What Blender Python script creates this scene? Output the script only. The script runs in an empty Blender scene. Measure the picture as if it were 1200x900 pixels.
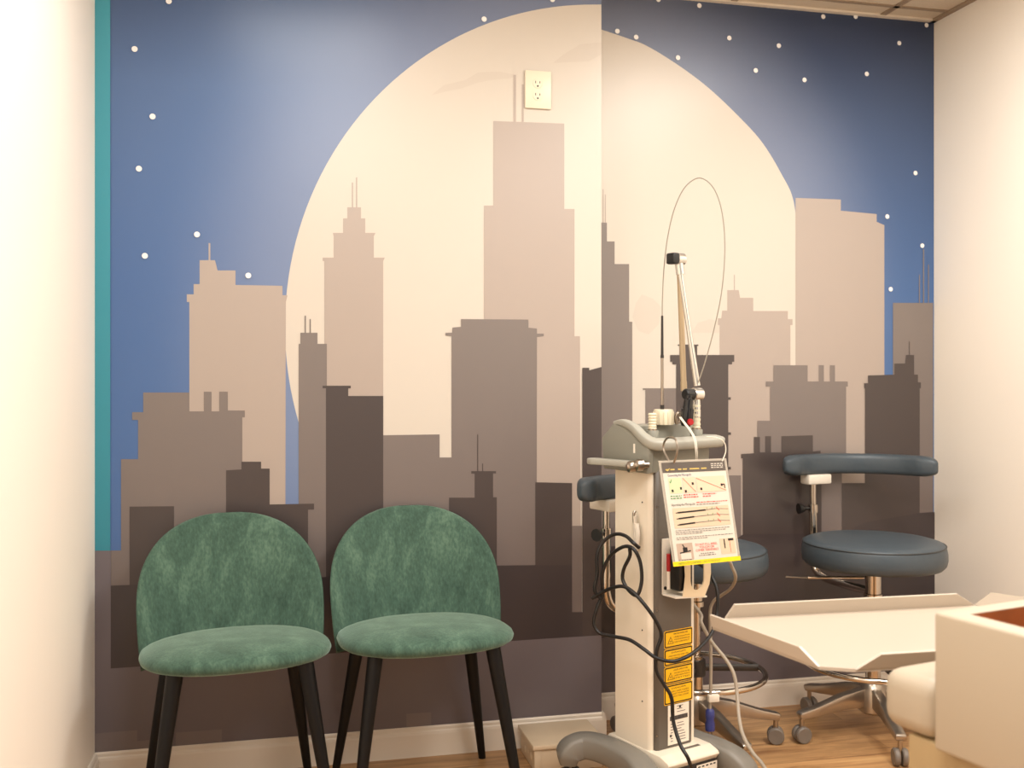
import bpy, bmesh, math, random
from mathutils import Vector, Matrix
random.seed(4)
scene = bpy.context.scene
COL = scene.collection
PI = math.pi

# ------------------------------------------------------------------ helpers
def lin(c):
    c = c / 255.0
    return c / 12.92 if c <= 0.04045 else ((c + 0.055) / 1.055) ** 2.4

def rgb(r, g, b):
    return (lin(r), lin(g), lin(b), 1.0)

def mat(name, col, rough=0.5, metal=0.0, spec=0.5, noise=0.0, nscale=20.0, bump=0.0, bscale=60.0,
        sheen=0.0, alpha=1.0, trans=0.0, coat=0.0, stretch=None):
    m = bpy.data.materials.new(name)
    m.use_nodes = True
    nt = m.node_tree
    p = nt.nodes['Principled BSDF']
    c = rgb(*col)
    p.inputs['Base Color'].default_value = c
    p.inputs['Roughness'].default_value = rough
    p.inputs['Metallic'].default_value = metal
    p.inputs['Specular IOR Level'].default_value = spec
    p.inputs['Alpha'].default_value = alpha
    p.inputs['Transmission Weight'].default_value = trans
    p.inputs['Coat Weight'].default_value = coat
    if sheen:
        p.inputs['Sheen Weight'].default_value = sheen
        p.inputs['Sheen Roughness'].default_value = 0.45
        p.inputs['Sheen Tint'].default_value = (0.75, 1.0, 0.85, 1)
    if noise or bump:
        tc = nt.nodes.new('ShaderNodeTexCoord')
        mp = nt.nodes.new('ShaderNodeMapping')
        nt.links.new(tc.outputs['Object'], mp.inputs['Vector'])
        if stretch:
            mp.inputs['Scale'].default_value = stretch
    if noise:
        n = nt.nodes.new('ShaderNodeTexNoise')
        n.inputs['Scale'].default_value = nscale
        n.inputs['Detail'].default_value = 6
        n.inputs['Roughness'].default_value = 0.65
        nt.links.new(mp.outputs['Vector'], n.inputs['Vector'])
        r = nt.nodes.new('ShaderNodeValToRGB')
        r.color_ramp.elements[0].position = 0.3
        r.color_ramp.elements[1].position = 0.72
        r.color_ramp.elements[0].color = tuple(max(0, v * (1 - noise)) for v in c[:3]) + (1,)
        r.color_ramp.elements[1].color = tuple(min(1, v * (1 + noise)) for v in c[:3]) + (1,)
        nt.links.new(n.outputs['Fac'], r.inputs['Fac'])
        nt.links.new(r.outputs['Color'], p.inputs['Base Color'])
    if bump:
        n2 = nt.nodes.new('ShaderNodeTexNoise')
        n2.inputs['Scale'].default_value = bscale
        n2.inputs['Detail'].default_value = 3
        nt.links.new(mp.outputs['Vector'], n2.inputs['Vector'])
        b = nt.nodes.new('ShaderNodeBump')
        b.inputs['Strength'].default_value = bump
        b.inputs['Distance'].default_value = 0.002
        nt.links.new(n2.outputs['Fac'], b.inputs['Height'])
        nt.links.new(b.outputs['Normal'], p.inputs['Normal'])
    return m

def catmull(pts, n=8):
    P = [Vector(p) for p in pts]
    out = []
    for i in range(len(P) - 1):
        p0 = P[i - 1] if i > 0 else P[i] * 2 - P[i + 1]
        p1, p2 = P[i], P[i + 1]
        p3 = P[i + 2] if i + 2 < len(P) else P[i + 1] * 2 - P[i]
        for k in range(n):
            t = k / n
            out.append(0.5 * ((2 * p1) + (p2 - p0) * t + (2 * p0 - 5 * p1 + 4 * p2 - p3) * t * t
                              + (3 * p1 - p0 - 3 * p2 + p3) * t ** 3))
    out.append(P[-1].copy())
    return out

_text_cache = {}
def text_polys(s, size):
    key = (s, size)
    if key not in _text_cache:
        cu = bpy.data.curves.new('txt', 'FONT')
        cu.body = s
        cu.size = size
        cu.resolution_u = 2
        cu.align_x = 'CENTER'
        cu.align_y = 'CENTER'
        ob = bpy.data.objects.new('txt', cu)
        COL.objects.link(ob)
        dg = bpy.context.evaluated_depsgraph_get()
        me = bpy.data.meshes.new_from_object(ob.evaluated_get(dg))
        _text_cache[key] = ([v.co.copy() for v in me.vertices], [list(p.vertices) for p in me.polygons])
        bpy.data.objects.remove(ob)
        bpy.data.curves.remove(cu)
        bpy.data.meshes.remove(me)
    return _text_cache[key]

def frame(origin, xd, yd):
    x = Vector(xd).normalized()
    y = Vector(yd).normalized()
    z = x.cross(y).normalized()
    return Matrix(((x.x, y.x, z.x, origin[0]), (x.y, y.y, z.y, origin[1]), (x.z, y.z, z.z, origin[2]), (0, 0, 0, 1)))

class MB:
    """collects shapes, then links them as ONE mesh object"""
    def __init__(self):
        self.v, self.f, self.m, self.s = [], [], [], []
        self.mats = []
    def mi(self, m):
        if m not in self.mats:
            self.mats.append(m)
        return self.mats.index(m)
    def add(self, vs, fs, m, smooth=False, M=None):
        o = len(self.v)
        i = self.mi(m)
        for p in vs:
            p = Vector(p)
            self.v.append(M @ p if M is not None else p)
        for f in fs:
            self.f.append([o + k for k in f])
            self.m.append(i)
            self.s.append(smooth)
        return self
    def bm(self, b, m, smooth=False, M=None):
        b.verts.index_update()
        self.add([v.co for v in b.verts], [[v.index for v in f.verts] for f in b.faces], m, smooth, M)
        b.free()
        return self
    def box(self, c, size, m, bevel=0.0, seg=2, M=None, rz=0.0):
        b = bmesh.new()
        bmesh.ops.create_cube(b, size=1)
        bmesh.ops.scale(b, vec=size, verts=b.verts)
        if bevel:
            bmesh.ops.bevel(b, geom=list(b.edges), offset=bevel, segments=seg, profile=0.5, affect='EDGES')
        T = Matrix.Translation(c) @ Matrix.Rotation(rz, 4, 'Z')
        return self.bm(b, m, bevel > 0, (M @ T) if M is not None else T)
    def prism(self, poly, h0, h1, m, M=None, bevel=0.0, seg=2, smooth=None):
        """polygon in local xy extruded along z"""
        b = bmesh.new()
        lo = [b.verts.new((p[0], p[1], h0)) for p in poly]
        hi = [b.verts.new((p[0], p[1], h1)) for p in poly]
        n = len(poly)
        b.faces.new(lo[::-1]); b.faces.new(hi)
        for i in range(n):
            b.faces.new((lo[i], lo[(i + 1) % n], hi[(i + 1) % n], hi[i]))
        bmesh.ops.recalc_face_normals(b, faces=b.faces)
        if bevel:
            bmesh.ops.bevel(b, geom=list(b.edges), offset=bevel, segments=seg, profile=0.5, affect='EDGES')
        return self.bm(b, m, bevel > 0 if smooth is None else smooth, M)
    def tube(self, pts, r, m, n=12, smooth_n=0, M=None, cap=True, sx=1.0, up=None, sq=1.0):
        P = catmull(pts, smooth_n) if smooth_n else [Vector(p) for p in pts]
        if not hasattr(r, '__len__'):
            R = [r] * len(P)
        else:
            R = []
            for i in range(len(P)):
                t = i / (len(P) - 1) * (len(r) - 1)
                k = min(int(t), len(r) - 2)
                R.append(r[k] + (r[k + 1] - r[k]) * (t - k))
        vs, fs = [], []
        nrm = None
        for i, p in enumerate(P):
            t = (P[min(i + 1, len(P) - 1)] - P[max(i - 1, 0)])
            t = t.normalized() if t.length > 1e-9 else Vector((0, 0, 1))
            if nrm is None:
                a = Vector(up) if up else (Vector((0, 0, 1)) if abs(t.z) < 0.9 else Vector((1, 0, 0)))
                nrm = (a - t * a.dot(t)).normalized()
            else:
                nrm = (nrm - t * nrm.dot(t)).normalized()
            bi = t.cross(nrm)
            for k in range(n):
                a = 2 * PI * k / n
                ca, sa = math.cos(a), math.sin(a)
                ca, sa = math.copysign(abs(ca) ** sq, ca), math.copysign(abs(sa) ** sq, sa)
                vs.append(p + nrm * (ca * R[i]) + bi * (sa * R[i] * sx))
        for i in range(len(P) - 1):
            for k in range(n):
                a, b2 = i * n + k, i * n + (k + 1) % n
                fs.append((a, b2, b2 + n, a + n))
        if cap:
            fs.append(tuple(range(n))[::-1])
            fs.append(tuple(range((len(P) - 1) * n, len(P) * n)))
        return self.add(vs, fs, m, True, M)
    def lathe(self, prof, m, n=32, M=None):
        vs, fs = [], []
        for r, z in prof:
            for k in range(n):
                a = 2 * PI * k / n
                vs.append((r * math.cos(a), r * math.sin(a), z))
        for i in range(len(prof) - 1):
            for k in range(n):
                a, b2 = i * n + k, i * n + (k + 1) % n
                fs.append((a, b2, b2 + n, a + n))
        if prof[0][0] > 1e-6:
            fs.append(tuple(range(n))[::-1])
        if prof[-1][0] > 1e-6:
            fs.append(tuple(range((len(prof) - 1) * n, len(prof) * n)))
        return self.add(vs, fs, m, True, M)
    def torus(self, R, r, m, n=48, k=10, M=None):
        vs, fs = [], []
        for i in range(n):
            a = 2 * PI * i / n
            for j in range(k):
                b2 = 2 * PI * j / k
                q = R + r * math.cos(b2)
                vs.append((q * math.cos(a), q * math.sin(a), r * math.sin(b2)))
        for i in range(n):
            for j in range(k):
                fs.append((i * k + j, ((i + 1) % n) * k + j, ((i + 1) % n) * k + (j + 1) % k, i * k + (j + 1) % k))
        return self.add(vs, fs, m, True, M)
    def rect(self, x0, y0, x1, y1, m, z=0.0, M=None):
        return self.add([(x0, y0, z), (x1, y0, z), (x1, y1, z), (x0, y1, z)], [(0, 1, 2, 3)], m, False, M)
    def text(self, s, size, m, M, width=None):
        vs, fs = text_polys(s, size)
        if width and vs:
            w = max(v.x for v in vs) - min(v.x for v in vs)
            k = width / w
            vs = [Vector((v.x * k, v.y, v.z)) for v in vs]
        return self.add(vs, fs, m, False, M)
    def build(self, name, parent=None, origin=None, sharp=40):
        me = bpy.data.meshes.new(name)
        o = Vector(origin) if origin is not None else Vector((0, 0, 0))
        me.from_pydata([tuple(p - o) for p in self.v], [], self.f)
        for m in self.mats:
            me.materials.append(m)
        me.polygons.foreach_set('material_index', self.m)
        me.polygons.foreach_set('use_smooth', self.s)
        me.update()
        if any(self.s):
            me.set_sharp_from_angle(angle=math.radians(sharp))
        ob = bpy.data.objects.new(name, me)
        COL.objects.link(ob)
        if parent is not None:
            ob.parent = parent
        elif origin is not None:
            ob.location = o
        return ob

def empty(name, loc=(0, 0, 0), rz=0.0):
    o = bpy.data.objects.new(name, None)
    o.empty_display_size = 0.1
    COL.objects.link(o)
    o.location = loc
    o.rotation_euler = (0, 0, rz)
    return o

def tag(o, label, cat, group=None):
    o['label'] = label
    o['category'] = cat
    if group:
        o['group'] = group
    return o

def struct(o):
    o['kind'] = 'structure'
    return o

def copy_tree(o, parent=None):
    c = o.copy()
    COL.objects.link(c)
    if parent is not None:
        c.parent = parent
    for ch in list(o.children):
        copy_tree(ch, c)
    return c

# ------------------------------------------------------------------ room dimensions (metres)
XL, XS, XR = -0.520, 1.063, 2.469       # left wall, edge of the projecting wall, right wall
YF, YR = 3.206, 3.396                   # projecting wall, recessed wall
ZC, ZB = 2.58, 0.095                    # ceiling, baseboard height
YB = -1.6

M_wall = mat('warm white wall paint', (251, 243, 230), 0.6, bump=0.05, bscale=180)
M_trimw = mat('white semi gloss trim', (228, 216, 200), 0.35)
M_ceil = mat('ceiling tile', (214, 198, 176), 0.9, bump=0.3, bscale=220, noise=0.04, nscale=150)
M_grid = mat('ceiling grid metal', (160, 140, 118), 0.5)
M_black = mat('black plastic', (18, 17, 17), 0.4)
M_white = mat('white plastic', (232, 222, 206), 0.4)
M_chrome = mat('chrome', (200, 190, 178), 0.14, 1.0)
M_steel = mat('brushed steel', (176, 164, 150), 0.3, 1.0)

# floor: wood look planks running along the wall
def floor_mat():
    m = bpy.data.materials.new('oak plank floor')
    m.use_nodes = True
    nt = m.node_tree
    L = nt.links.new
    p = nt.nodes['Principled BSDF']
    tc = nt.nodes.new('ShaderNodeTexCoord')
    br = nt.nodes.new('ShaderNodeTexBrick')
    br.offset = 0.37
    br.inputs['Scale'].default_value = 1.0
    br.inputs['Brick Width'].default_value = 1.2
    br.inputs['Row Height'].default_value = 0.16
    br.inputs['Mortar Size'].default_value = 0.0012
    br.inputs['Color1'].default_value = (0.32, 0.32, 0.32, 1)
    br.inputs['Color2'].default_value = (0.75, 0.75, 0.75, 1)
    br.inputs['Mortar'].default_value = (0.0, 0.0, 0.0, 1)
    L(tc.outputs['Object'], br.inputs['Vector'])
    mp = nt.nodes.new('ShaderNodeMapping')
    mp.inputs['Scale'].default_value = (1.6, 16, 1)
    L(tc.outputs['Object'], mp.inputs['Vector'])
    n = nt.nodes.new('ShaderNodeTexNoise')
    n.inputs['Scale'].default_value = 2.2
    n.inputs['Detail'].default_value = 8
    n.inputs['Roughness'].default_value = 0.62
    n.inputs['Distortion'].default_value = 0.6
    L(mp.outputs['Vector'], n.inputs['Vector'])
    r = nt.nodes.new('ShaderNodeValToRGB')
    r.color_ramp.elements[0].position = 0.3
    r.color_ramp.elements[0].color = rgb(146, 104, 66)
    r.color_ramp.elements[1].position = 0.7
    r.color_ramp.elements[1].color = rgb(210, 164, 112)
    L(n.outputs['Fac'], r.inputs['Fac'])
    mx = nt.nodes.new('ShaderNodeMix')
    mx.data_type = 'RGBA'
    mx.blend_type = 'OVERLAY'
    mx.inputs['Factor'].default_value = 0.35
    L(r.outputs['Color'], mx.inputs['A'])
    L(br.outputs['Color'], mx.inputs['B'])
    L(mx.outputs['Result'], p.inputs['Base Color'])
    p.inputs['Roughness'].default_value = 0.38
    return m
M_floor = floor_mat()

struct(MB().box((0.9, 0.9, -0.03), (5.2, 5.4, 0.06), M_floor).build('floor'))
struct(MB().box((XL - 0.05, (YB + YF) / 2 + 0.1, ZC / 2), (0.1, YF - YB + 0.25, ZC), M_wall).build('wall_left'))
struct(MB().box((XR + 0.05, (YB + YR) / 2 + 0.05, ZC / 2), (0.1, YR - YB + 0.1, ZC), M_wall).build('wall_right'))
struct(MB().box(((XS + XR) / 2, YR + 0.05, ZC / 2), (XR - XS + 0.1, 0.1, ZC), M_wall).build('wall_back'))
struct(MB().box(((XL + XS) / 2, (YF + YR + 0.1) / 2, ZC / 2), (XS - XL, YR + 0.1 - YF, ZC), M_wall).build('wall_projecting'))
ce = MB()
ce.box((0.975, 0.9, ZC + 0.03), (3.2, 5.2, 0.06), M_ceil)
struct(ce.build('ceiling'))
g = MB()
for k in range(5):
    x = 2.235 - 0.61 * k
    g.box((x, (YB + (YR if x > XS else YF)) / 2, ZC - 0.001), (0.024, (YR if x > XS else YF) - YB, 0.006), M_grid)
for k in range(8):
    y = 3.29 - 0.61 * k
    x0 = XS if y > YF else XL
    g.box(((x0 + XR) / 2, y, ZC - 0.0015), (XR - x0, 0.018, 0.005), M_grid)
g.box(((XS + XR) / 2, YR - 0.011, ZC - 0.004), (XR - XS, 0.022, 0.008), M_trimw)
g.box((XR - 0.011, (YB + YR) / 2, ZC - 0.004), (0.022, YR - YB, 0.008), M_grid)
g.box(((XS + XL) / 2, YF - 0.011, ZC - 0.004), (XS - XL, 0.022, 0.008), M_trimw)
struct(g.build('trim_1'))

def baseboard(name, a, b, n):
    """a->b along the wall foot, n = outward direction"""
    a, b, n = Vector(a), Vector(b), Vector(n)
    d = (b - a)
    Mx = frame(a, n, (0, 0, 1))
    if (Mx.to_3x3() @ Vector((0, 0, 1))).dot(d) < 0:
        s = -1
    else:
        s = 1
    prof = [(0, 0), (0.014, 0), (0.014, 0.07), (0.0125, 0.078), (0.0095, 0.082), (0.0095, 0.09), (0.006, ZB), (0, ZB)]
    mb = MB()
    mb.prism(prof, 0, s * d.length, M_trimw, M=Mx, smooth=False)
    return struct(mb.build(name))
baseboard('baseboard_projecting', (XL, YF, 0), (XS, YF, 0), (0, -1, 0))
baseboard('baseboard_return', (XS, YF - 0.014, 0), (XS, YR, 0), (1, 0, 0))
baseboard('baseboard_back', (XS + 0.0145, YR, 0), (XR, YR, 0), (0, -1, 0))
baseboard('baseboard_left', (XL, YB, 0), (XL, YF - 0.0145, 0), (1, 0, 0))
baseboard('baseboard_right', (XR, YB, 0), (XR, YR - 0.0145, 0), (-1, 0, 0))

# ------------------------------------------------------------------ printed skyline mural
MR_ = 0.33   # satin vinyl
def mural_mat(name, top, bot, zt, zb, rough=MR_):
    """printed tone with a soft top-to-bottom ramp, as on the print"""
    m = bpy.data.materials.new(name)
    m.use_nodes = True
    nt = m.node_tree
    L = nt.links.new
    p = nt.nodes['Principled BSDF']
    p.inputs['Roughness'].default_value = rough
    tc = nt.nodes.new('ShaderNodeTexCoord')
    sp = nt.nodes.new('ShaderNodeSeparateXYZ')
    L(tc.outputs['Object'], sp.inputs['Vector'])
    mr = nt.nodes.new('ShaderNodeMapRange')
    mr.inputs['From Min'].default_value = zb
    mr.inputs['From Max'].default_value = zt
    L(sp.outputs['Z'], mr.inputs['Value'])
    mx = nt.nodes.new('ShaderNodeMix')
    mx.data_type = 'RGBA'
    mx.inputs['A'].default_value = rgb(*bot)
    mx.inputs['B'].default_value = rgb(*top)
    L(mr.outputs['Result'], mx.inputs['Factor'])
    L(mx.outputs['Result'], p.inputs['Base Color'])
    return m

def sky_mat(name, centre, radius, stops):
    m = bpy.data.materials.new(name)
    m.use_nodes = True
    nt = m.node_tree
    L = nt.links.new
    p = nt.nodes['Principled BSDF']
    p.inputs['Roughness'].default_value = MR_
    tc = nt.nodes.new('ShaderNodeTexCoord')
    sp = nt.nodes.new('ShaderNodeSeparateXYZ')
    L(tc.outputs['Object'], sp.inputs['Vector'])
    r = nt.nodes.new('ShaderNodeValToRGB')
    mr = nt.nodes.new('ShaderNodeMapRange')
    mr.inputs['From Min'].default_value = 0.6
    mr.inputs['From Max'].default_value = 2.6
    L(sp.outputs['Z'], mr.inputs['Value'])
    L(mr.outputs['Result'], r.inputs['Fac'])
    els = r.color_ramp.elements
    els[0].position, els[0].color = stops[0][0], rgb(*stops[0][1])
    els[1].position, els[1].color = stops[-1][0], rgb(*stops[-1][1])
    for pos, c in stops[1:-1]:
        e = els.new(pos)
        e.color = rgb(*c)
    vd = nt.nodes.new('ShaderNodeVectorMath')
    vd.operation = 'DISTANCE'
    vd.inputs[1].default_value = (centre[0], 0, centre[1])
    L(tc.outputs['Object'], vd.inputs[0])
    m2 = nt.nodes.new('ShaderNodeMapRange')
    m2.interpolation_type = 'SMOOTHSTEP'
    m2.inputs['From Min'].default_value = radius - 0.05
    m2.inputs['From Max'].default_value = radius + 0.44
    m2.inputs['To Min'].default_value = 0.48
    m2.inputs['To Max'].default_value = 0.0
    L(vd.outputs['Value'], m2.inputs['Value'])
    mx = nt.nodes.new('ShaderNodeMix')
    mx.data_type = 'RGBA'
    mx.inputs['B'].default_value = rgb(152, 160, 180)
    L(r.outputs['Color'], mx.inputs['A'])
    L(m2.outputs['Result'], mx.inputs['Factor'])
    L(mx.outputs['Result'], p.inputs['Base Color'])
    return m

M_moon = mural_mat('print moon cream', (208, 199, 186), (208, 198, 185), 2.6, 0.9)
M_cloud = mural_mat('print faint cloud', (203, 193, 180), (203, 192, 179), 2.6, 0.9)
M_pale = mural_mat('print pale tower', (178, 165, 155), (172, 157, 146), 2.2, 0.8)
M_mid = mural_mat('print mid tower', (128, 118, 112), (114, 102, 98), 1.4, 0.5)
M_dark = mural_mat('print dark tower', (78, 69, 66), (70, 60, 58), 1.3, 0.4)
M_base = mural_mat('print darkest base', (66, 57, 57), (61, 53, 54), 0.7, 0.1)
M_low = mural_mat('print low reflection', (112, 103, 106), (106, 97, 100), 0.4, 0.1)
M_low2 = mural_mat('print low reflection block', (120, 109, 108), (120, 109, 108), 0.4, 0.1)
M_star = mat('print star white', (246, 244, 240), 0.35)
M_teal = mural_mat('print teal band', (66, 156, 172), (48, 132, 148), 2.5, 0.6)
SKY_STOPS = [(0.0, (74, 106, 156)), (0.45, (72, 104, 154)), (0.75, (80, 108, 152)), (1.0, (62, 78, 110))]
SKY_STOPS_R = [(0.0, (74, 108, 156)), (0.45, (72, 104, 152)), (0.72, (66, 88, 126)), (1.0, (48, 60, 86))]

MOONF = (1.1204, 1.3686, 1.0882)
# right panel's own print, cut and offset at the step
def mural(name, Y, x0, x1, sky, layers, stars, label, x_edge):
    """layers: list of (material, [polygons in (x,z)])"""
    mb = MB()
    def sheet(poly, m, lift):
        mb.add([(p[0], Y - 0.0012 - lift, p[1]) for p in poly], [tuple(range(len(poly)))], m)
    sheet([(x0, ZB), (x1, ZB), (x1, ZC), (x0, ZC)], sky, 0)
    k = 0
    for m, polys in layers:
        for poly in polys:
            k += 1
            sheet(poly, m, 0.00012 * k)
    k += 1
    for (sx, sz, r) in stars:
        if x0 + r < sx < x1 - r:
            sheet([(sx + r * math.cos(2 * PI * i / 14), sz + r * math.sin(2 * PI * i / 14)) for i in range(14)], M_star, 0.00012 * k)
    b = bmesh.new()
    me_poly = mb
    o = mb.build(name, origin=(0, Y, 0))
    # concave outlines: triangulate cleanly and face the room
    b.from_mesh(o.data)
    for f in b.faces:
        f.normal_update()
        if f.normal.y > 0:
            f.normal_flip()
    bmesh.ops.triangulate(b, faces=b.faces, ngon_method='EAR_CLIP')
    b.to_mesh(o.data)
    b.free()
    return tag(o, label, 'mural')

def circle(c, r, n, x0, x1, z0=ZB, z1=ZC):
    return [(min(max(c[0] + r * math.cos(2 * PI * i / n), x0), x1), min(max(c[1] + r * math.sin(2 * PI * i / n), z0), z1)) for i in range(n)]

def bar(p, w):
    (xa, za), (xb, zb) = p
    return [(xa - w, za), (xa + w, za), (xa + w, zb), (xa - w, zb)]

moon_f = circle(MOONF, MOONF[2], 180, XL, XS)
left_layers = [
 (M_moon, [moon_f]),
 (M_cloud, [[(0.4893, 2.1156), (0.5309, 2.1512), (0.6007, 2.1724), (0.6429, 2.2002), (0.7139, 2.2078), (0.774, 2.2008), (0.751, 2.1881), (0.6854, 2.1781), (0.6429, 2.1669), (0.5867, 2.1439), (0.5309, 2.1292)],
            [(0.8958, 2.2486), (0.9309, 2.2794), (0.99, 2.3178), (1.0494, 2.328), (1.0629, 2.329), (1.0629, 2.2891), (1.0196, 2.2631), (0.9604, 2.2561)]]),
 (M_pale, [[(-0.2587, 1.4401), (-0.2587, 1.4634), (-0.2388, 1.4638), (-0.2388, 1.495), (-0.2214, 1.4953), (-0.2214, 1.5682), (-0.1765, 1.5693), (-0.1689, 1.5382), (-0.116, 1.5395), (-0.116, 1.4949), (0.0246, 1.4952), (0.0246, 1.466), (0.0401, 1.4663), (0.0349, 1.445), (0.0336, 0.8141), (-0.2513, 0.8225), (-0.2513, 1.4402)],
           bar([(-0.1927, 1.5663), (-0.1927, 1.621)], 0.0025),
           [(0.1471, 1.5752), (0.1471, 1.5859), (0.1813, 1.5868), (0.1813, 1.6538), (0.1787, 1.6644), (0.2105, 1.6654), (0.2105, 1.7111), (0.2237, 1.7116), (0.2237, 1.7465), (0.2664, 1.7481), (0.2664, 1.7131), (0.2798, 1.7136), (0.2798, 1.6677), (0.3121, 1.6687), (0.3067, 1.6577), (0.3067, 1.5902), (0.3417, 1.5911), (0.3363, 1.5801), (0.3363, 1.0002), (0.1523, 1.0031), (0.1523, 1.5753)],
           bar([(0.2397, 1.7444), (0.2397, 1.8252)], 0.002), bar([(0.2525, 1.7449), (0.2525, 1.8419)], 0.002),
           [(0.6627, 0.7733), (0.6627, 1.7689), (0.6939, 1.7701), (0.6939, 2.0453), (0.9339, 2.0507), (0.9339, 1.7681), (0.9692, 1.7694), (0.9692, 1.3473), (0.9882, 1.3475), (0.9914, 0.4226), (0.6627, 0.4405)],
           bar([(0.7654, 2.0466), (0.7654, 2.2002)], 0.004), bar([(0.7927, 2.0482), (0.7927, 2.1713)], 0.003)]),
 (M_mid, [[(-0.4755, 0.6939), (-0.4467, 0.6927), (-0.4467, 0.9664), (-0.3984, 0.9655), (-0.3984, 1.0835), (-0.4153, 1.0837), (-0.4153, 1.1068), (-0.3838, 1.1065), (-0.3838, 1.1656), (-0.2513, 1.1651), (-0.2513, 1.108), (-0.209, 1.1076), (-0.209, 1.1675), (-0.1865, 1.1674), (-0.1865, 1.1075), (-0.1639, 1.1073), (-0.1639, 1.1674), (-0.1387, 1.1673), (-0.1387, 1.1097), (-0.0881, 1.1093), (-0.0881, 1.0883), (-0.0958, 1.0883), (-0.0958, 0.4818), (-0.4755, 0.5025)],
          [(0.0738, 0.4726), (0.0738, 1.3154), (0.079, 1.3154), (0.079, 1.35), (0.1313, 1.3505), (0.1313, 1.3158), (0.1602, 1.316), (0.1602, 0.4679)],
          bar([(0.0939, 1.3475), (0.0939, 1.4034)], 0.002), bar([(0.109, 1.3476), (0.109, 1.3929)], 0.002),
          [(0.3336, 0.4584), (0.3336, 1.0274), (0.517, 1.0276), (0.517, 0.9535), (0.556, 0.9528), (0.556, 1.3436), (0.5365, 1.3462), (0.5365, 1.3544), (0.5573, 1.3546), (0.5587, 1.3712), (0.5867, 1.3742), (0.5867, 1.3991), (0.8115, 1.4005), (0.8115, 1.3739), (0.8404, 1.3714), (0.8404, 1.3546), (0.8637, 1.3548), (0.8637, 1.3464), (0.8404, 1.3434), (0.839, 0.4309)],
          [(0.9604, 0.4242), (0.9604, 0.7187), (0.9944, 0.7175), (0.9944, 0.4224)]]),
 (M_dark, [[(0.1576, 0.468), (0.1576, 1.1769), (0.1471, 1.1769), (0.1471, 1.1849), (0.2344, 1.1847), (0.2344, 1.1767), (0.2264, 1.1767), (0.2264, 1.1525), (0.3363, 1.152), (0.3363, 0.4583)],
           [(-0.1438, 0.4844), (-0.1438, 0.9266), (-0.0983, 0.9282), (-0.0983, 0.9519), (-0.0397, 0.9507), (-0.0397, 0.9296), (-0.0141, 0.9291), (-0.0141, 0.8181), (0.1208, 0.8168), (0.1208, 0.7982), (0.1025, 0.7987), (0.1025, 0.471)],
           [(-0.4226, 0.4996), (-0.4226, 0.8237), (-0.2957, 0.8212), (-0.2957, 0.4927)],
           [(0.5476, 0.4468), (0.5476, 0.8236), (0.6316, 0.8213), (0.6316, 0.8988), (0.6204, 0.899), (0.6204, 0.9073), (0.7025, 0.9055), (0.7025, 0.898), (0.6925, 0.8982), (0.6925, 0.821), (0.7053, 0.8206), (0.7053, 0.4382)],
           bar([(0.6415, 0.9041), (0.6415, 1.0259)], 0.0016), bar([(0.6579, 0.9037), (0.6579, 0.9314)], 0.0016),
           [(0.8346, 0.4311), (0.8346, 0.8662), (0.9604, 0.8603), (0.9604, 0.4242)],
           [(0.9959, 0.095), (0.9959, 1.2425), (1.0196, 1.2426), (1.0196, 1.2341), (1.0629, 1.2455), (1.0629, 0.095)]]),
 (M_base, [[(-0.4755, 0.095), (-0.4755, 0.5893), (0.1523, 0.586), (0.339, 0.6099), (0.8317, 0.594), (0.9604, 0.5885), (0.9604, 0.4327), (0.9959, 0.4308), (0.9959, 0.095)]]),
 (M_low, [[(-0.5197, 0.095), (-0.5197, 0.6957), (-0.4755, 0.6939), (-0.4755, 0.3418), (0.8724, 0.3502), (1.0629, 0.3502), (1.0629, 0.095)]]),
 (M_low2, [[(-0.5197, 0.095), (-0.5197, 0.1514), (-0.4008, 0.152), (-0.4008, 0.1186), (-0.3546, 0.1199), (-0.3546, 0.095)], [(-0.2908, 0.095), (-0.2908, 0.1354), (-0.1564, 0.1349), (-0.1564, 0.095)], [(0.4097, 0.095), (0.4097, 0.1383), (0.4893, 0.1376), (0.4893, 0.095)]]),
 (M_teal, [[(-0.5197, 0.6957), (-0.5197, 2.4886), (-0.4767, 2.4927), (-0.4767, 0.6939)]]),
]
stars_px = [(-0.3104920964744096, 2.3487194408062386, 0.0088), (-0.40805917886993337, 2.196768640173825, 0.0088), (-0.3570160205856774, 1.9971573620056815, 0.0088), (-0.395941816147774, 1.8382620263188074, 0.0088), (-0.22890464165074512, 1.645953518482007, 0.0088), (-0.37894001188637133, 1.5768711862280531, 0.0088), (-0.0779648213370846, 1.5246051912338765, 0.0088), (0.6627193025404873, 2.3734682680424735, 0.0088), (0.8928442357895853, 2.456967236241492, 0.0088)]
M_skyL = sky_mat('print night sky', MOONF, MOONF[2], SKY_STOPS)
mural('mural', YF, XL, XS, M_skyL, left_layers, stars_px,
      'night skyline mural with big moon on the projecting wall behind the green chairs', XS)

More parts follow.
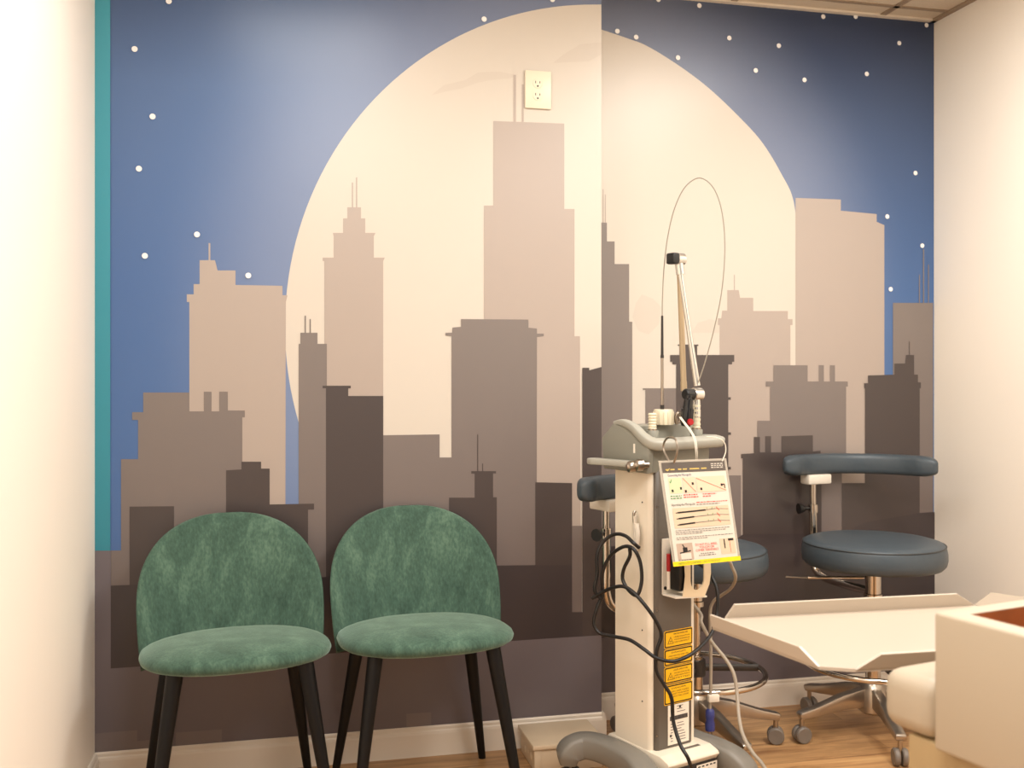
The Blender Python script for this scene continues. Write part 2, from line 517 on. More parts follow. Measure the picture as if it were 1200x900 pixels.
moon_r_edge = [(p[0], p[1]) for p in catmull([(p[0], p[1], 0) for p in [(1.0486197572585736, 2.4551198091784956), (1.1274690972509693, 2.440300899740528), (1.2231581978370059, 2.417454532644041), (1.2973230006590206, 2.395675806307545), (1.4148323939923027, 2.336824788249497), (1.534115851573615, 2.2615869610191606), (1.6552138541125336, 2.1633419280013886), (1.747253201379556, 2.0745365380704825), (1.8230327433691376, 1.9649513131092462), (1.875110052475116, 1.859708444061791), (1.8960347871251169, 1.6608175288830382), (1.901274387198601, 1.5182588020083614), (1.901274387198601, 1.217)]], 6)]
moon_r = [(min(max(x, XS - 0.02), XR), z) for x, z in moon_r_edge] + [(moon_r_edge[-1][0], 0.4), (XS - 0.02, 0.4)]
right_layers = [
 (M_moon, [moon_r]),
 (M_cloud, [[(1.2553, 1.4759), (1.2779, 1.5067), (1.32, 1.4922), (1.3526, 1.4621), (1.3428, 1.4007), (1.3038, 1.3636), (1.265, 1.3755), (1.2424, 1.4239)], [(1.4676, 1.3713), (1.4942, 1.4087), (1.5408, 1.4217), (1.5877, 1.4098), (1.6012, 1.3726)]]),
 (M_pale, [[(1.5776, 0.5954), (1.5776, 1.4004), (1.5709, 1.4003), (1.5709, 1.4252), (1.5844, 1.4253), (1.5877, 1.4534), (1.6079, 1.4537), (1.6079, 1.5284), (1.6535, 1.5293), (1.6586, 1.5013), (1.7113, 1.5022), (1.7113, 1.4536), (1.8508, 1.4557), (1.8508, 1.4256), (1.8699, 1.4259), (1.8699, 1.4037), (1.8612, 1.4036), (1.8612, 0.5843)],
           bar([(1.6359, 1.5258), (1.6359, 1.5851)], 0.002),
           [(1.8821, 0.5835), (1.8821, 1.8758), (2.069, 1.877), (2.069, 1.8353), (2.2201, 1.8281), (2.2201, 1.799), (2.2529, 1.7872), (2.2529, 0.5691)],
           [(1.8612, 0.5843), (1.8612, 1.1221), (2.2675, 1.1197), (2.2675, 0.5685)],
           bar([(1.1322, 1.7548), (1.1322, 1.8757)], 0.0016), bar([(1.1408, 1.7551), (1.1408, 1.8579)], 0.0016)]),
 (M_mid, [[(1.0801, 0.095), (1.0801, 1.756), (1.1465, 1.7583), (1.1465, 1.6918), (1.1752, 1.6927), (1.1752, 1.6124), (1.2296, 1.6138), (1.2296, 1.4085), (1.2415, 1.4087), (1.2415, 0.095)],
          [(1.2908, 0.095), (1.2908, 1.1651), (1.2811, 1.1651), (1.2811, 1.1712), (1.4181, 1.1708), (1.4181, 0.095)],
          [(2.2894, 0.3729), (2.2894, 1.493), (2.4634, 1.4958), (2.4634, 0.364)],
          bar([(2.4038, 1.4916), (2.4038, 1.6027)], 0.002), bar([(2.4216, 1.4919), (2.4216, 1.7013)], 0.0024), bar([(2.4428, 1.4922), (2.4428, 1.643)], 0.002),
          [(1.7267, 0.4013), (1.7267, 1.0507), (1.7782, 1.0502), (1.7782, 1.1761), (1.761, 1.1761), (1.761, 1.195), (1.7919, 1.195), (1.7919, 1.2548), (1.931, 1.2551), (1.931, 1.1948), (1.9767, 1.1947), (1.9767, 1.2552), (1.9979, 1.2553), (1.9979, 1.1947), (2.0227, 1.1946), (2.0227, 1.2553), (2.044, 1.2554), (2.044, 1.1946), (2.0975, 1.1945), (2.0975, 1.1753), (2.0904, 1.1753), (2.0904, 0.8802), (2.0725, 0.8805), (2.0725, 0.3838)],
          [(1.6012, 0.4077), (1.6012, 0.8528), (1.662, 0.8514), (1.662, 0.4046)]]),
 (M_dark, [[(1.4083, 0.095), (1.4083, 1.257), (1.3935, 1.2569), (1.3935, 1.2662), (1.3853, 1.2661), (1.3853, 1.2907), (1.4214, 1.2909), (1.4214, 1.3247), (1.4148, 1.3247), (1.4148, 1.3284), (1.4942, 1.3289), (1.4942, 1.3237), (1.4892, 1.3236), (1.4892, 1.2912), (1.6349, 1.2919), (1.6349, 1.2669), (1.6265, 1.2669), (1.6265, 1.2575), (1.6113, 1.2575), (1.6113, 0.095)],
           [(1.6079, 1.1283), (1.6079, 1.1376), (1.6214, 1.1375), (1.6214, 1.1282)], [(1.6079, 1.0006), (1.6079, 1.0099), (1.6214, 1.0097), (1.6214, 1.0004)], [(1.6079, 0.8745), (1.6079, 0.8838), (1.6214, 0.8835), (1.6214, 0.8742)],
           [(1.6688, 0.095), (1.6688, 0.9138), (1.662, 0.9139), (1.662, 0.9295), (1.713, 0.9318), (1.713, 0.9913), (1.737, 0.991), (1.737, 0.9345), (1.7575, 0.9341), (1.7575, 0.9938), (1.7816, 0.9935), (1.7816, 0.9337), (1.823, 0.933), (1.823, 0.9929), (1.9521, 0.9943), (1.9521, 0.9339), (1.9838, 0.9365), (1.9838, 0.9142), (1.9873, 0.911), (1.9873, 0.095)],
           [(2.1694, 0.3789), (2.1694, 1.1686), (2.1658, 1.1687), (2.1658, 1.188), (2.1821, 1.188), (2.1821, 1.217), (2.2949, 1.2202), (2.2949, 1.2625), (2.3409, 1.2626), (2.3446, 1.2952), (2.3797, 1.2953), (2.3797, 1.2203), (2.3963, 1.2203), (2.3963, 1.1909), (2.4093, 1.1908), (2.4093, 1.1679), (2.4038, 1.168), (2.4038, 0.3671)],
           bar([(2.3593, 1.292), (2.3593, 1.3474)], 0.0016),
           [(2.0725, 0.095), (2.0725, 0.8132), (2.1694, 0.8109), (2.1694, 0.095)]]),
 (M_base, [[(1.0801, 0.095), (1.0801, 0.6147), (1.6012, 0.5945), (1.6688, 0.6356), (2.0725, 0.6242), (2.1694, 0.6626), (2.4038, 0.6907), (2.469, 0.6919), (2.469, 0.095)]]),
 (M_low, [[(1.0801, 0.095), (1.0801, 0.2895), (2.469, 0.2915), (2.469, 0.095)]]),
]
stars_r = [(1.3395548019971233, 2.564185934724667, 0.0088), (1.4974775059414505, 2.5560661790458274, 0.0088), (1.1847412638230868, 2.4387533988540886, 0.0088), (1.2553174057349317, 2.4229729962163855, 0.0088), (1.4148323939923027, 2.3614363220571777, 0.0088), (1.7712879068218226, 2.579148159841499, 0.0088), (1.994399836142016, 2.5564957213311845, 0.0088), (2.1298118403761106, 2.567568119489972, 0.0088), (1.614643687796112, 2.4475601823096405, 0.0088), (1.8126572803994332, 2.4344026029509527, 0.0088), (1.7198723691013331, 2.336490884837709, 0.0088), (1.9170134388534794, 2.3152764734877875, 0.0088), (2.1766523870460133, 2.355339428999943, 0.0088), (2.3151069183423387, 2.48191627146705, 0.0088), (2.433508219199313, 2.5596531920914964, 0.0088), (2.3852058150053925, 1.9908903366187247, 0.0088), (2.2638288882300976, 1.8199617155875982, 0.0088), (2.414897483682177, 1.7142133756373248, 0.0088), (2.278447597328903, 1.5447021472226485, 0.0088)]
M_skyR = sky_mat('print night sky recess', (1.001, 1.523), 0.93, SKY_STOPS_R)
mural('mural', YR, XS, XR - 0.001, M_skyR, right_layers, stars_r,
      'darker skyline mural continuing on the recessed wall behind the stools', XS)

# ------------------------------------------------------------------ wall outlet high on the projecting wall
M_ivory = mat('ivory plate', (238, 226, 202), 0.35)
oc = (0.8429, 3.166, 2.1551)
out = empty('wall_outlet', (oc[0], YF - 0.004, oc[2]))
tag(out, 'ivory duplex power outlet high on the moon of the mural', 'outlet')
pl = MB(); pl.prism([(-0.044, -0.062), (0.044, -0.062), (0.044, 0.062), (-0.044, 0.062)], 0.0, 0.006, M_ivory, M=frame((0, 0, 0), (1, 0, 0), (0, 0, 1)), bevel=0.002)
pl.build('cover_plate', out)
for s in (1, -1):
    r_ = MB()
    r_.lathe([(0, 0.0075), (0.0155, 0.0075), (0.0165, 0.0065), (0.0165, 0.004)], M_ivory, 24, M=frame((-0.002, 0, 0.02 * s), (1, 0, 0), (0, 0, 1)))
    F = frame((-0.002, -0.0077, 0.02 * s), (1, 0, 0), (0, 0, 1))
    r_.rect(-0.0085, 0.0, -0.006, 0.008, M_black, 0, F)
    r_.rect(0.006, 0.0, 0.0085, 0.007, M_black, 0, F)
    r_.lathe([(0, 0.0004), (0.003, 0.0004), (0.003, 0)], M_black, 12, M=F @ Matrix.Translation((0, -0.009, 0)))
    r_.build('receptacle', out)

# ------------------------------------------------------------------ green velvet chairs
def velvet():
    m = mat('green velvet', (74, 122, 96), 0.85, sheen=0.45, spec=0.2)
    nt = m.node_tree
    L = nt.links.new
    p = nt.nodes['Principled BSDF']
    tc = nt.nodes.new('ShaderNodeTexCoord')
    mp = nt.nodes.new('ShaderNodeMapping')
    mp.inputs['Scale'].default_value = (1.5, 1.5, 0.5)
    L(tc.outputs['Object'], mp.inputs['Vector'])
    n1 = nt.nodes.new('ShaderNodeTexNoise')
    n1.inputs['Scale'].default_value = 8
    n1.inputs['Detail'].default_value = 10
    n1.inputs['Roughness'].default_value = 0.72
    n1.inputs['Distortion'].default_value = 0.4
    L(mp.outputs['Vector'], n1.inputs['Vector'])
    n2 = nt.nodes.new('ShaderNodeTexNoise')
    n2.inputs['Scale'].default_value = 120
    n2.inputs['Detail'].default_value = 4
    L(mp.outputs['Vector'], n2.inputs['Vector'])
    ad = nt.nodes.new('ShaderNodeMath')
    ad.operation = 'MULTIPLY_ADD'
    ad.inputs[1].default_value = 0.36
    L(n2.outputs['Fac'], ad.inputs[0])
    L(n1.outputs['Fac'], ad.inputs[2])
    r = nt.nodes.new('ShaderNodeValToRGB')
    e = r.color_ramp.elements
    e[0].position, e[0].color = 0.5, rgb(50, 72, 61)
    e[1].position, e[1].color = 0.88, rgb(94, 120, 102)
    k = e.new(0.685); k.color = rgb(68, 93, 79)
    L(ad.outputs['Value'], r.inputs['Fac'])
    L(r.outputs['Color'], p.inputs['Base Color'])
    b = nt.nodes.new('ShaderNodeBump')
    b.inputs['Strength'].default_value = 0.25
    b.inputs['Distance'].default_value = 0.003
    L(n2.outputs['Fac'], b.inputs['Height'])
    L(b.outputs['Normal'], p.inputs['Normal'])
    return m
M_velvet = velvet()
M_leg = mat('black painted leg', (7, 6, 6), 0.45, spec=0.3)

def backrest_mb():
    NS, NT = 28, 30
    zb, zt = 0.412, 0.808
    def half(z):
        if z > 0.575:
            q = (z - 0.575) / (zt - 0.575)
            return 0.258 * max(0.0, 1 - q ** 2.35) ** (1 / 2.35)
        q = (0.575 - z) / (0.575 - zb)
        return 0.258 - 0.012 * q ** 1.8
    def pt(s, t, side):
        # concentrate rows toward the crown
        tt = 1 - (1 - t) ** 1.7
        z = zb + (zt - zb) * tt
        z = min(z, zt - 0.0006)
        w = half(z)
        x = w * s
        lean = 0.115 * (z - zb) / (zt - zb)
        y = 0.128 + lean - 0.095 * (abs(x) / 0.258) ** 2.3 * (1 - 0.35 * (z - zb) / (zt - zb))
        e = max(abs(s) ** 5, tt ** 7, (1 - tt) ** 10)
        th = 0.026 * math.sqrt(max(0.0, 1 - e))
        return (x, y + side * th + (0.004 if side < 0 else 0), z)
    vs, fs = [], []
    for side in (-1, 1):
        for j in range(NT + 1):
            for i in range(NS + 1):
                u = -1 + 2 * i / NS
                s = math.sin(u * PI / 2)
                vs.append(pt(s, j / NT, side))
    W = NS + 1
    O = W * (NT + 1)
    for j in range(NT):
        for i in range(NS):
            a = j * W + i
            fs.append((a, a + 1, a + 1 + W, a + W))
            fs.append((O + a, O + a + W, O + a + 1 + W, O + a + 1))
    for j in range(NT):
        a = j * W
        fs.append((a, a + W, O + a + W, O + a))
        a = j * W + NS
        fs.append((a, O + a, O + a + W, a + W))
    for i in range(NS):
        fs.append((i, O + i, O + i + 1, i + 1))
        a = NT * W + i
        fs.append((a, a + 1, O + a + 1, O + a))
    return MB().add(vs, fs, M_velvet, True)

def seat_mb():
    NU, NV = 48, 14
    vs, fs = [], []
    def sp(c, e):
        return math.copysign(abs(c) ** e, c)
    for j in range(NV + 1):
        v = -PI / 2 + PI * j / NV
        for i in range(NU):
            u = 2 * PI * i / NU
            cv = sp(math.cos(v), 0.62)
            x = 0.252 * cv * sp(math.cos(u), 0.8)
            y = 0.215 * cv * sp(math.sin(u), 0.8) - 0.035
            rr = min(1, math.hypot(x / 0.252, (y + 0.035) / 0.215))
            z = 0.466 + 0.034 * sp(math.sin(v), 0.8) + 0.012 * (-y) / 0.245
            if math.sin(v) > 0:
                z += 0.012 * (1 - rr * rr)
            vs.append((x, y, z))
    for j in range(NV):
        for i in range(NU):
            a, b2 = j * NU + i, j * NU + (i + 1) % NU
            fs.append((a, b2, b2 + NU, a + NU))
    return MB().add(vs, fs, M_velvet, True)

def make_chair(loc, rz, label):
    root = empty('velvet_chair', loc, rz)
    tag(root, label, 'chair', 'green velvet chairs by the mural')
    seat_mb().build('seat', root, sharp=180)
    backrest_mb().build('backrest', root, sharp=180)
    for sx, sy in ((-1, -1), (1, -1), (-1, 1), (1, 1)):
        l = MB()
        top = Vector((0.165 * sx, -0.02 + 0.15 * sy, 0.455))
        ft = Vector((0.232 * sx, -0.03 + (0.215 if sy < 0 else 0.235) * sy, 0.0))
        l.tube([top, top.lerp(ft, 0.5), ft], [0.0215, 0.017, 0.0115], M_leg, 16)
        l.build('leg', root)
    return root
chair_r = make_chair((0.423, 2.925, 0), math.radians(3), 'green velvet chair with black legs, right one of the pair, nearer the laser cart')
chair_l = copy_tree(chair_r)
chair_l.location = (-0.104, 2.885, 0)
chair_l.rotation_euler = (0, 0, math.radians(7))
chair_l['label'] = 'green velvet chair with black legs, left one of the pair, beside the white left wall'

# ------------------------------------------------------------------ low cream box on the floor
M_cream = mat('cream painted wood', (214, 192, 162), 0.45)
M_cream2 = mat('pale cream dot', (232, 214, 186), 0.45)
bx = empty('step_box', (0.885, 3.075, 0), 0.0)
tag(bx, 'low cream wooden box with lid and pale dots on its side, behind the cart', 'box')
b_ = MB(); b_.box((0, 0, 0.036), (0.215, 0.185, 0.072), M_cream, 0.002)
b_.box((-0.1, -0.088, 0.036), (0.022, 0.014, 0.071), M_cream, 0.002)
b_.build('body', bx)
b_ = MB(); b_.box((0, -0.002, 0.079), (0.235, 0.2, 0.014), M_cream, 0.003); b_.build('lid', bx)
for yy, zz, r in ((-0.045, 0.036, 0.012), (-0.005, 0.038, 0.009), (0.03, 0.03, 0.011)):
    d_ = MB(); d_.lathe([(0, 0.0016), (r * 0.8, 0.0016), (r, 0)], M_cream2, 20, M=frame((-0.1078, yy, zz), (0, -1, 0), (0, 0, 1)))
    d_.build('dot', bx)

# ------------------------------------------------------------------ laser cart
M_hood = mat('hood grey plastic', (138, 136, 124), 0.42)
M_hood2 = mat('hood light grey rim', (164, 161, 149), 0.4)
M_foot = mat('foot grey plastic', (126, 121, 112), 0.45)
M_gpanel = mat('grey painted panel', (98, 90, 81), 0.4)
M_cab = mat('cabinet cream white', (232, 220, 200), 0.4)
M_dk = mat('dark connector panel', (36, 32, 32), 0.4)
M_yel = mat('label yellow', (248, 190, 16), 0.5)
M_yel2 = mat('strip yellow', (250, 214, 20), 0.5)
M_paper = mat('label paper', (240, 230, 214), 0.6)
M_ink = mat('ink black', (30, 26, 24), 0.6)
M_inkg = mat('ink grey', (120, 112, 106), 0.6)
M_red = mat('red plastic', (170, 24, 30), 0.4)
M_ribbed = mat('ivory connector', (216, 204, 176), 0.4)
M_rubber = mat('grey caster rubber', (96, 90, 84), 0.6)

CL = Vector((1.071, 2.745, 0))
CR = math.radians(20)
cart = empty('laser_cart', CL, CR)
tag(cart, 'medical laser cart with white and grey tower, arm and thin fibre loop', 'medical cart')
U = Matrix.Translation(CL) @ Matrix.Rotation(CR, 4, 'Z')
UI = U.inverted()
def loc(p):
    return UI @ Vector(p)

# tower
c = MB()
prof = [(-0.083, 0.075), (-0.083, -0.062), (-0.080, -0.07), (-0.074, -0.075), (-0.0685, -0.075), (-0.0685, 0.06), (0.0725, 0.06), (0.0725, -0.077), (0.083, -0.077), (0.083, 0.075)]
c.prism(prof, 0.165, 0.955, M_cab, smooth=False)
for z in (0.30, 0.50, 0.68, 0.86):
    c.lathe([(0, 0.001), (0.0022, 0.001), (0.0022, 0)], M_ink, 10, M=frame((-0.0832, -0.045, z), (0, -1, 0), (0, 0, 1)))
c.build('cabinet', cart)
c = MB()
c.prism([(-0.068, -0.078), (-0.066, -0.083), (-0.058, -0.087), (0.06, -0.087), (0.068, -0.083), (0.0705, -0.078), (0.0705, 0.05), (-0.068, 0.05)], 0.168, 0.95, M_gpanel, bevel=0.0015, seg=1)
for z in (0.21, 0.56, 0.85):
    c.lathe([(0, 0.001), (0.0022, 0.001), (0.0022, 0)], M_steel, 10, M=frame((-0.064, -0.0845, z), (1, -0.6, 0), (0, 0, 1)))
c.build('front_panel', cart)

# hood
h = MB()
Fh = frame((0, 0, 0), (0, 1, 0), (0, 0, 1))     # polygon (v, z), extrude along u
h.prism([(-0.085, 0.945), (-0.088, 1.0), (-0.086, 1.034), (-0.028, 1.034), (-0.024, 1.074), (0.075, 1.074), (0.105, 1.035), (0.1, 0.945)], -0.088, 0.135, M_hood, M=Fh, bevel=0.004)
h.build('hood', cart)
h = MB()
h.prism([(-0.09, 0.945), (-0.096, 1.0), (-0.094, 1.03), (-0.05, 1.055), (-0.01, 1.079), (0.035, 1.086), (0.06, 1.078), (0.112, 1.035), (0.104, 0.945)], -0.104, -0.086, M_hood, M=Fh, bevel=0.003)
h.rect(-0.004, -0.013, 0.004, 0.013, M_paper, 0, frame((-0.1045, -0.035, 1.012), (0, -1, 0), (0, 0, 1)))
h.build('hood_cheek', cart)
h = MB()
path = [(-0.095, 0.06, 1.078), (-0.097, 0.02, 1.082), (-0.098, -0.025, 1.07), (-0.098, -0.065, 1.046), (-0.092, -0.095, 1.03), (-0.07, -0.112, 1.026), (0.02, -0.116, 1.027), (0.1, -0.116, 1.028), (0.142, -0.112, 1.028), (0.158, -0.095, 1.029), (0.16, -0.05, 1.03), (0.158, 0.0, 1.03)]
h.tube(path, [0.007, 0.010, 0.0115, 0.0125, 0.0145, 0.0155, 0.0155, 0.0155, 0.0155, 0.015, 0.013, 0.01], M_hood2, 16, 6, sx=1.15, sq=0.5)
h.box((0.03, -0.1, 1.034), (0.21, 0.05, 0.01), M_hood2, 0.003)
h.build('handle', cart)
# side lever with its hinge
h = MB()
a, b2 = loc((0.9758, 2.6466, 0.9702)), loc((0.8954, 2.7992, 0.9687))
ax = (b2 - a).normalized()
Fl = frame(a, ax, Vector((0, 0, 1)).cross(ax))
ln = (b2 - a).length
h.prism([(0, -0.010), (ln * 0.5, -0.014), (ln - 0.02, -0.022), (ln, -0.016), (ln + 0.004, 0), (ln, 0.016), (ln - 0.02, 0.022), (ln * 0.5, 0.014), (0, 0.010)], -0.009, 0.009, M_hood2, M=Fl, bevel=0.004)
lev = h.build('side_lever', cart)
h = MB()
for px_ in ((0.9608, 2.6399, 0.964), (0.9762, 2.6208, 0.9701)):
    q = loc(px_)
    h.lathe([(0, 0.012), (0.007, 0.012), (0.010, 0.008), (0.0155, 0.006), (0.0165, 0.0), (0.0165, -0.012), (0.009, -0.014), (0.009, -0.03)], M_steel, 20, M=frame(q, (0.2, -1, 0), (0, 0, 1)) @ Matrix.Rotation(-0.5, 4, 'Y'))
h.build('hinge_bolt', lev)
# top controls
h = MB()
q = loc((1.0908, 2.7222, 1.0769))
kn = [(0.0, 0.034), (0.026, 0.034), (0.0285, 0.031), (0.0285, -0.01)]
h.lathe(kn, M_ribbed, 28, M=Matrix.Translation((q.x, q.y, 1.0855)))
for k in range(14):
    a_ = 2 * PI * k / 14
    h.box((q.x + 0.0285 * math.cos(a_), q.y + 0.0285 * math.sin(a_), 1.095), (0.004, 0.004, 0.036), M_ribbed, 0.001, rz=a_)
h.build('fibre_port', cart)
def boss(px1, name, hgt):
    q = loc(px1)
    z0 = 1.036
    m_ = MB()
    m_.lathe([(0, 0.026), (0.017, 0.026), (0.018, 0.024), (0.018, -0.002)], M_hood, 22, M=Matrix.Translation((q.x, q.y, z0)))
    o_ = m_.build(name, cart)
    m_ = MB()
    pr = [(0.0, hgt)]
    z = hgt
    pr.append((0.009, hgt)); 
    nb = 5
    for i in range(nb):
        zt = hgt - (hgt - 0.034) * i / nb
        zl = hgt - (hgt - 0.034) * (i + 1) / nb
        pr += [(0.0105, zt - 0.001), (0.0125, (zt + zl) / 2), (0.0105, zl + 0.001)]
    pr += [(0.012, 0.033), (0.012, 0.024)]
    m_.lathe(pr, M_ribbed, 18, M=Matrix.Translation((q.x, q.y, z0)))
    m_.lathe([(0.0135, 0.031), (0.0135, 0.026)], M_steel, 18, M=Matrix.Translation((q.x, q.y, z0)))
    m_.build('hose_fitting', o_)
    return q
boss((1.0396, 2.6778, 1.0482), 'connector_boss', 0.075)
qb = boss((1.1829, 2.7005, 1.045), 'connector_boss', 0.10)
# small latch and white leads on deck
h = MB()
h.tube([loc((1.1302, 2.7129, 1.0769)), loc((1.1255, 2.714, 1.0941)), loc((1.1326, 2.7123, 1.1089)), loc((1.1398, 2.7106, 1.099)), loc((1.1374, 2.7112, 1.0818))], 0.006, M_steel, 10, 4)
h.build('deck_clip', cart)
h = MB()
for dx in (-1.0, 1.6):
    h.tube([loc((1.1158, 2.6598, 1.0989)) + Vector((dx * 0.002, 0, 0)), loc((1.118, 2.6285, 1.081)) + Vector((dx * 0.002, 0, 0)), loc((1.1199, 2.5972, 1.0636)) + Vector((dx * 0.002, 0, 0)), loc((1.1232, 2.5759, 1.0413)) + Vector((dx * 0.002, 0, 0)), loc((1.1258, 2.5701, 1.0065)) + Vector((dx * 0.002, 0, 0)), loc((1.136, 2.5934, 0.9692)) + Vector((dx * 0.002, 0, 0))], 0.0016, M_white, 8, 5)
h.build('white_lead', cart)

# support arm on the right fitting
arm = MB()
p0 = loc((1.1841, 2.7002, 1.1089)); p1 = loc((1.1829, 2.7005, 1.1531)); p2 = loc((1.1853, 2.6999, 1.1875)); p3 = loc((1.1374, 2.7112, 1.5168)); p4 = loc((1.1338, 2.7121, 1.5463))
M_arm = mat('arm silver', (222, 218, 210), 0.2, 0.85)
M_tan = mat('arm tan tube', (186, 164, 132), 0.4, 0.3)
arm.tube([p0 + Vector((0, 0, -0.012)), p1], 0.0115, M_arm, 16)
arm.tube([p2, p2.lerp(p3, .5), p3], [0.0095, 0.0075, 0.0075], M_arm, 16)
arm.tube([p3.lerp(p4, -0.3), p4], 0.0125, M_arm, 16)
ar = arm.build('support_arm', cart)
j = MB()
Fj = frame(loc((1.1829, 2.7005, 1.1629)), (0, -1, 0), (0, 0, 1))   # axis along +u
j.lathe([(0, 0.016), (0.015, 0.016), (0.0185, 0.012), (0.0185, -0.016), (0.015, -0.018), (0, -0.018)], M_arm, 22, M=Fj)
j.lathe([(0.0, 0.045), (0.013, 0.045), (0.0165, 0.041), (0.0165, 0.014)], M_black, 16, M=Fj)
j.build('elbow_joint', ar)
j = MB()
Fj = frame(p4 + Vector((0.003, 0, 0.006)), (0, -1, 0), (0, 0, 1))
j.lathe([(0, 0.018), (0.012, 0.018), (0.0175, 0.012), (0.0175, -0.014), (0.012, -0.017), (0, -0.017)], M_arm, 22, M=Fj @ Matrix.Rotation(PI, 4, 'Y'))
j.box((-0.026, 0, 0.0), (0.024, 0.034, 0.032), M_black, 0.005, M=Matrix.Translation(p4 + Vector((0.003, 0, 0.006))))
j.build('top_joint', ar)
j = MB()
t0, t1 = loc((1.148, 2.7395, 1.5199)), loc((1.1601, 2.7367, 1.1723))
j.tube([t0, t0.lerp(t1, 0.93)], 0.0085, M_tan, 14)
j.tube([t0.lerp(t1, 0.92), t1], [0.0095, 0.0095], M_tan, 14)
j.tube([t1, t1 + Vector((0, 0, -0.008))], [0.007, 0.003], M_steel, 14)
j.build('folded_tube', ar)
# optical fibre: mast from the port, then a thin loop back to the arm
M_fib = mat('fibre grey', (150, 142, 128), 0.3)
M_fibd = mat('fibre strain relief', (44, 38, 34), 0.45)
fb = MB()
fpts = [loc(p) for p in ((1.0872, 2.7231, 1.3841), (1.0884, 2.7228, 1.4505), (1.0932, 2.7217, 1.5365), (1.1001, 2.7097, 1.6211), (1.1153, 2.6959, 1.6978), (1.1399, 2.6798, 1.7545), (1.176, 2.661, 1.7781), (1.2137, 2.6521, 1.7502), (1.2373, 2.6465, 1.6824), (1.2456, 2.6446, 1.5806), (1.2373, 2.6465, 1.4594), (1.2203, 2.6608, 1.3508), (1.1985, 2.6763, 1.2536), (1.1836, 2.69, 1.195))]
fb.tube(fpts, 0.0017, M_fib, 8, 6)
fo = fb.build('optical_fibre', cart)
fb = MB()
f0, f1, f2, f3 = loc((1.0872, 2.7231, 1.1039)), loc((1.0872, 2.7231, 1.1605)), loc((1.0872, 2.7231, 1.2711)), loc((1.0872, 2.7231, 1.389))
fb.tube([f0 + Vector((0, 0, -0.004)), f0.lerp(f1, 0.5)], 0.0062, M_fibd, 12)
fb.tube([f0.lerp(f1, 0.5), f1], 0.0045, M_steel, 12)
fb.tube([f1, f2], 0.0042, M_steel, 12)
fb.tube([f2, f3], [0.0042, 0.0034], M_fibd, 12)
fb.tube([f2 - Vector((0, 0, .004)), f2 + Vector((0, 0, .004))], 0.0052, M_fibd, 12)
fb.build('fibre_sleeve', fo)

# handpiece clipped to the arm
M_blk2 = mat('gloss black plastic', (20, 18, 18), 0.22)
hp = MB()
hq = Vector((1.1418, 2.6691, 1.1152))
Fp = Matrix.Translation(hq) @ Matrix.Rotation(CR, 4, 'Z') @ Matrix.Rotation(math.radians(8), 4, 'Y')
hp.lathe([(0, -0.043), (0.012, -0.043), (0.0155, -0.036), (0.0165, -0.005), (0.0135, 0.02), (0.0135, 0.032), (0.009, 0.036), (0.009, 0.046), (0, 0.046)], M_blk2, 20, M=Fp)
for k in range(8):
    a_ = 2 * PI * k / 8
    hp.box((0.0155 * math.cos(a_), 0.0155 * math.sin(a_), -0.012), (0.004, 0.004, 0.04), M_blk2, 0.001, M=Fp, rz=a_)
ho = hp.build('handpiece', None, origin=hq)
tag(ho, 'black laser handpiece with a red button hanging by the arm on top of the cart', 'handpiece')
hb = MB()
hb.lathe([(0, 0.006), (0.008, 0.006), (0.010, 0.0), (0.010, -0.006)], M_red, 16, M=frame(Fp @ Vector((0.0, -0.0165, -0.03)), (1, 0, 0), (0, 0, 1)))
for v_ in hb.v: v_ -= hq
hb.build('button', ho)

# cable hook and strap on the white side
h = MB()
h.tube([(-0.084, -0.03, 0.79), (-0.098, -0.03, 0.795), (-0.102, -0.03, 0.825), (-0.096, -0.03, 0.835)], 0.004, M_steel, 10, 5)
h.tube([(-0.098, -0.036, 0.80), (-0.099, -0.042, 0.77), (-0.098, -0.036, 0.735), (-0.094, -0.03, 0.73), (-0.094, -0.026, 0.77), (-0.096, -0.028, 0.80), (-0.098, -0.03, 0.822)], 0.0055, M_white, 10, 6, sx=1.8)
h.build('cable_hook', cart)

# base
h = MB()
Fb = frame((0, 0, 0), (0, 1, 0), (0, 0, 1))
h.prism([(-0.158, 0.15), (-0.152, 0.158), (-0.12, 0.168), (0.1, 0.168), (0.12, 0.15), (0.12, 0.07), (-0.14, 0.07), (-0.142, 0.13)], -0.086, 0.106, M_cab, M=Fb, bevel=0.003)
h.rect(-0.02, -0.012, 0.05, 0.0, M_gpanel, 0, frame((0.02, -0.107, 0.1684), (1, 0, 0), (0, 1, 0)))
h.build('platform', cart)
h = MB()
h.box((0.01, -0.145, 0.104), (0.18, 0.014, 0.062), M_dk, 0.002)
Fc = frame((0.002, -0.1525, 0.104), (1, 0, 0), (0, 0, 1))
h.rect(0.02, -0.027, 0.098, 0.027, M_paper, 0.0004, Fc)
for (x_, y_, r_) in ((0.035, 0.0, 0.008), (0.065, 0.005, 0.007), (0.085, -0.012, 0.006), (0.05, -0.018, 0.006)):
    h.lathe([(0, 0.006), (r_ * 0.5, 0.006), (r_ * 0.6, 0.002), (r_, 0.002), (r_, 0)], M_steel if x_ > 0.04 else M_ink, 16, M=Fc @ Matrix.Translation((x_, y_, 0.0006)))
for x_ in (0.03, 0.045, 0.06, 0.075, 0.088):
    h.rect(x_ - 0.005, 0.019, x_ + 0.004, 0.023, M_ink, 0.0008, Fc)
h.lathe([(0, 0.03), (0.012, 0.03), (0.016, 0.012), (0.02, 0.01), (0.02, 0)], M_white, 20, M=Fc @ Matrix.Translation((-0.045, 0.0, 0)))
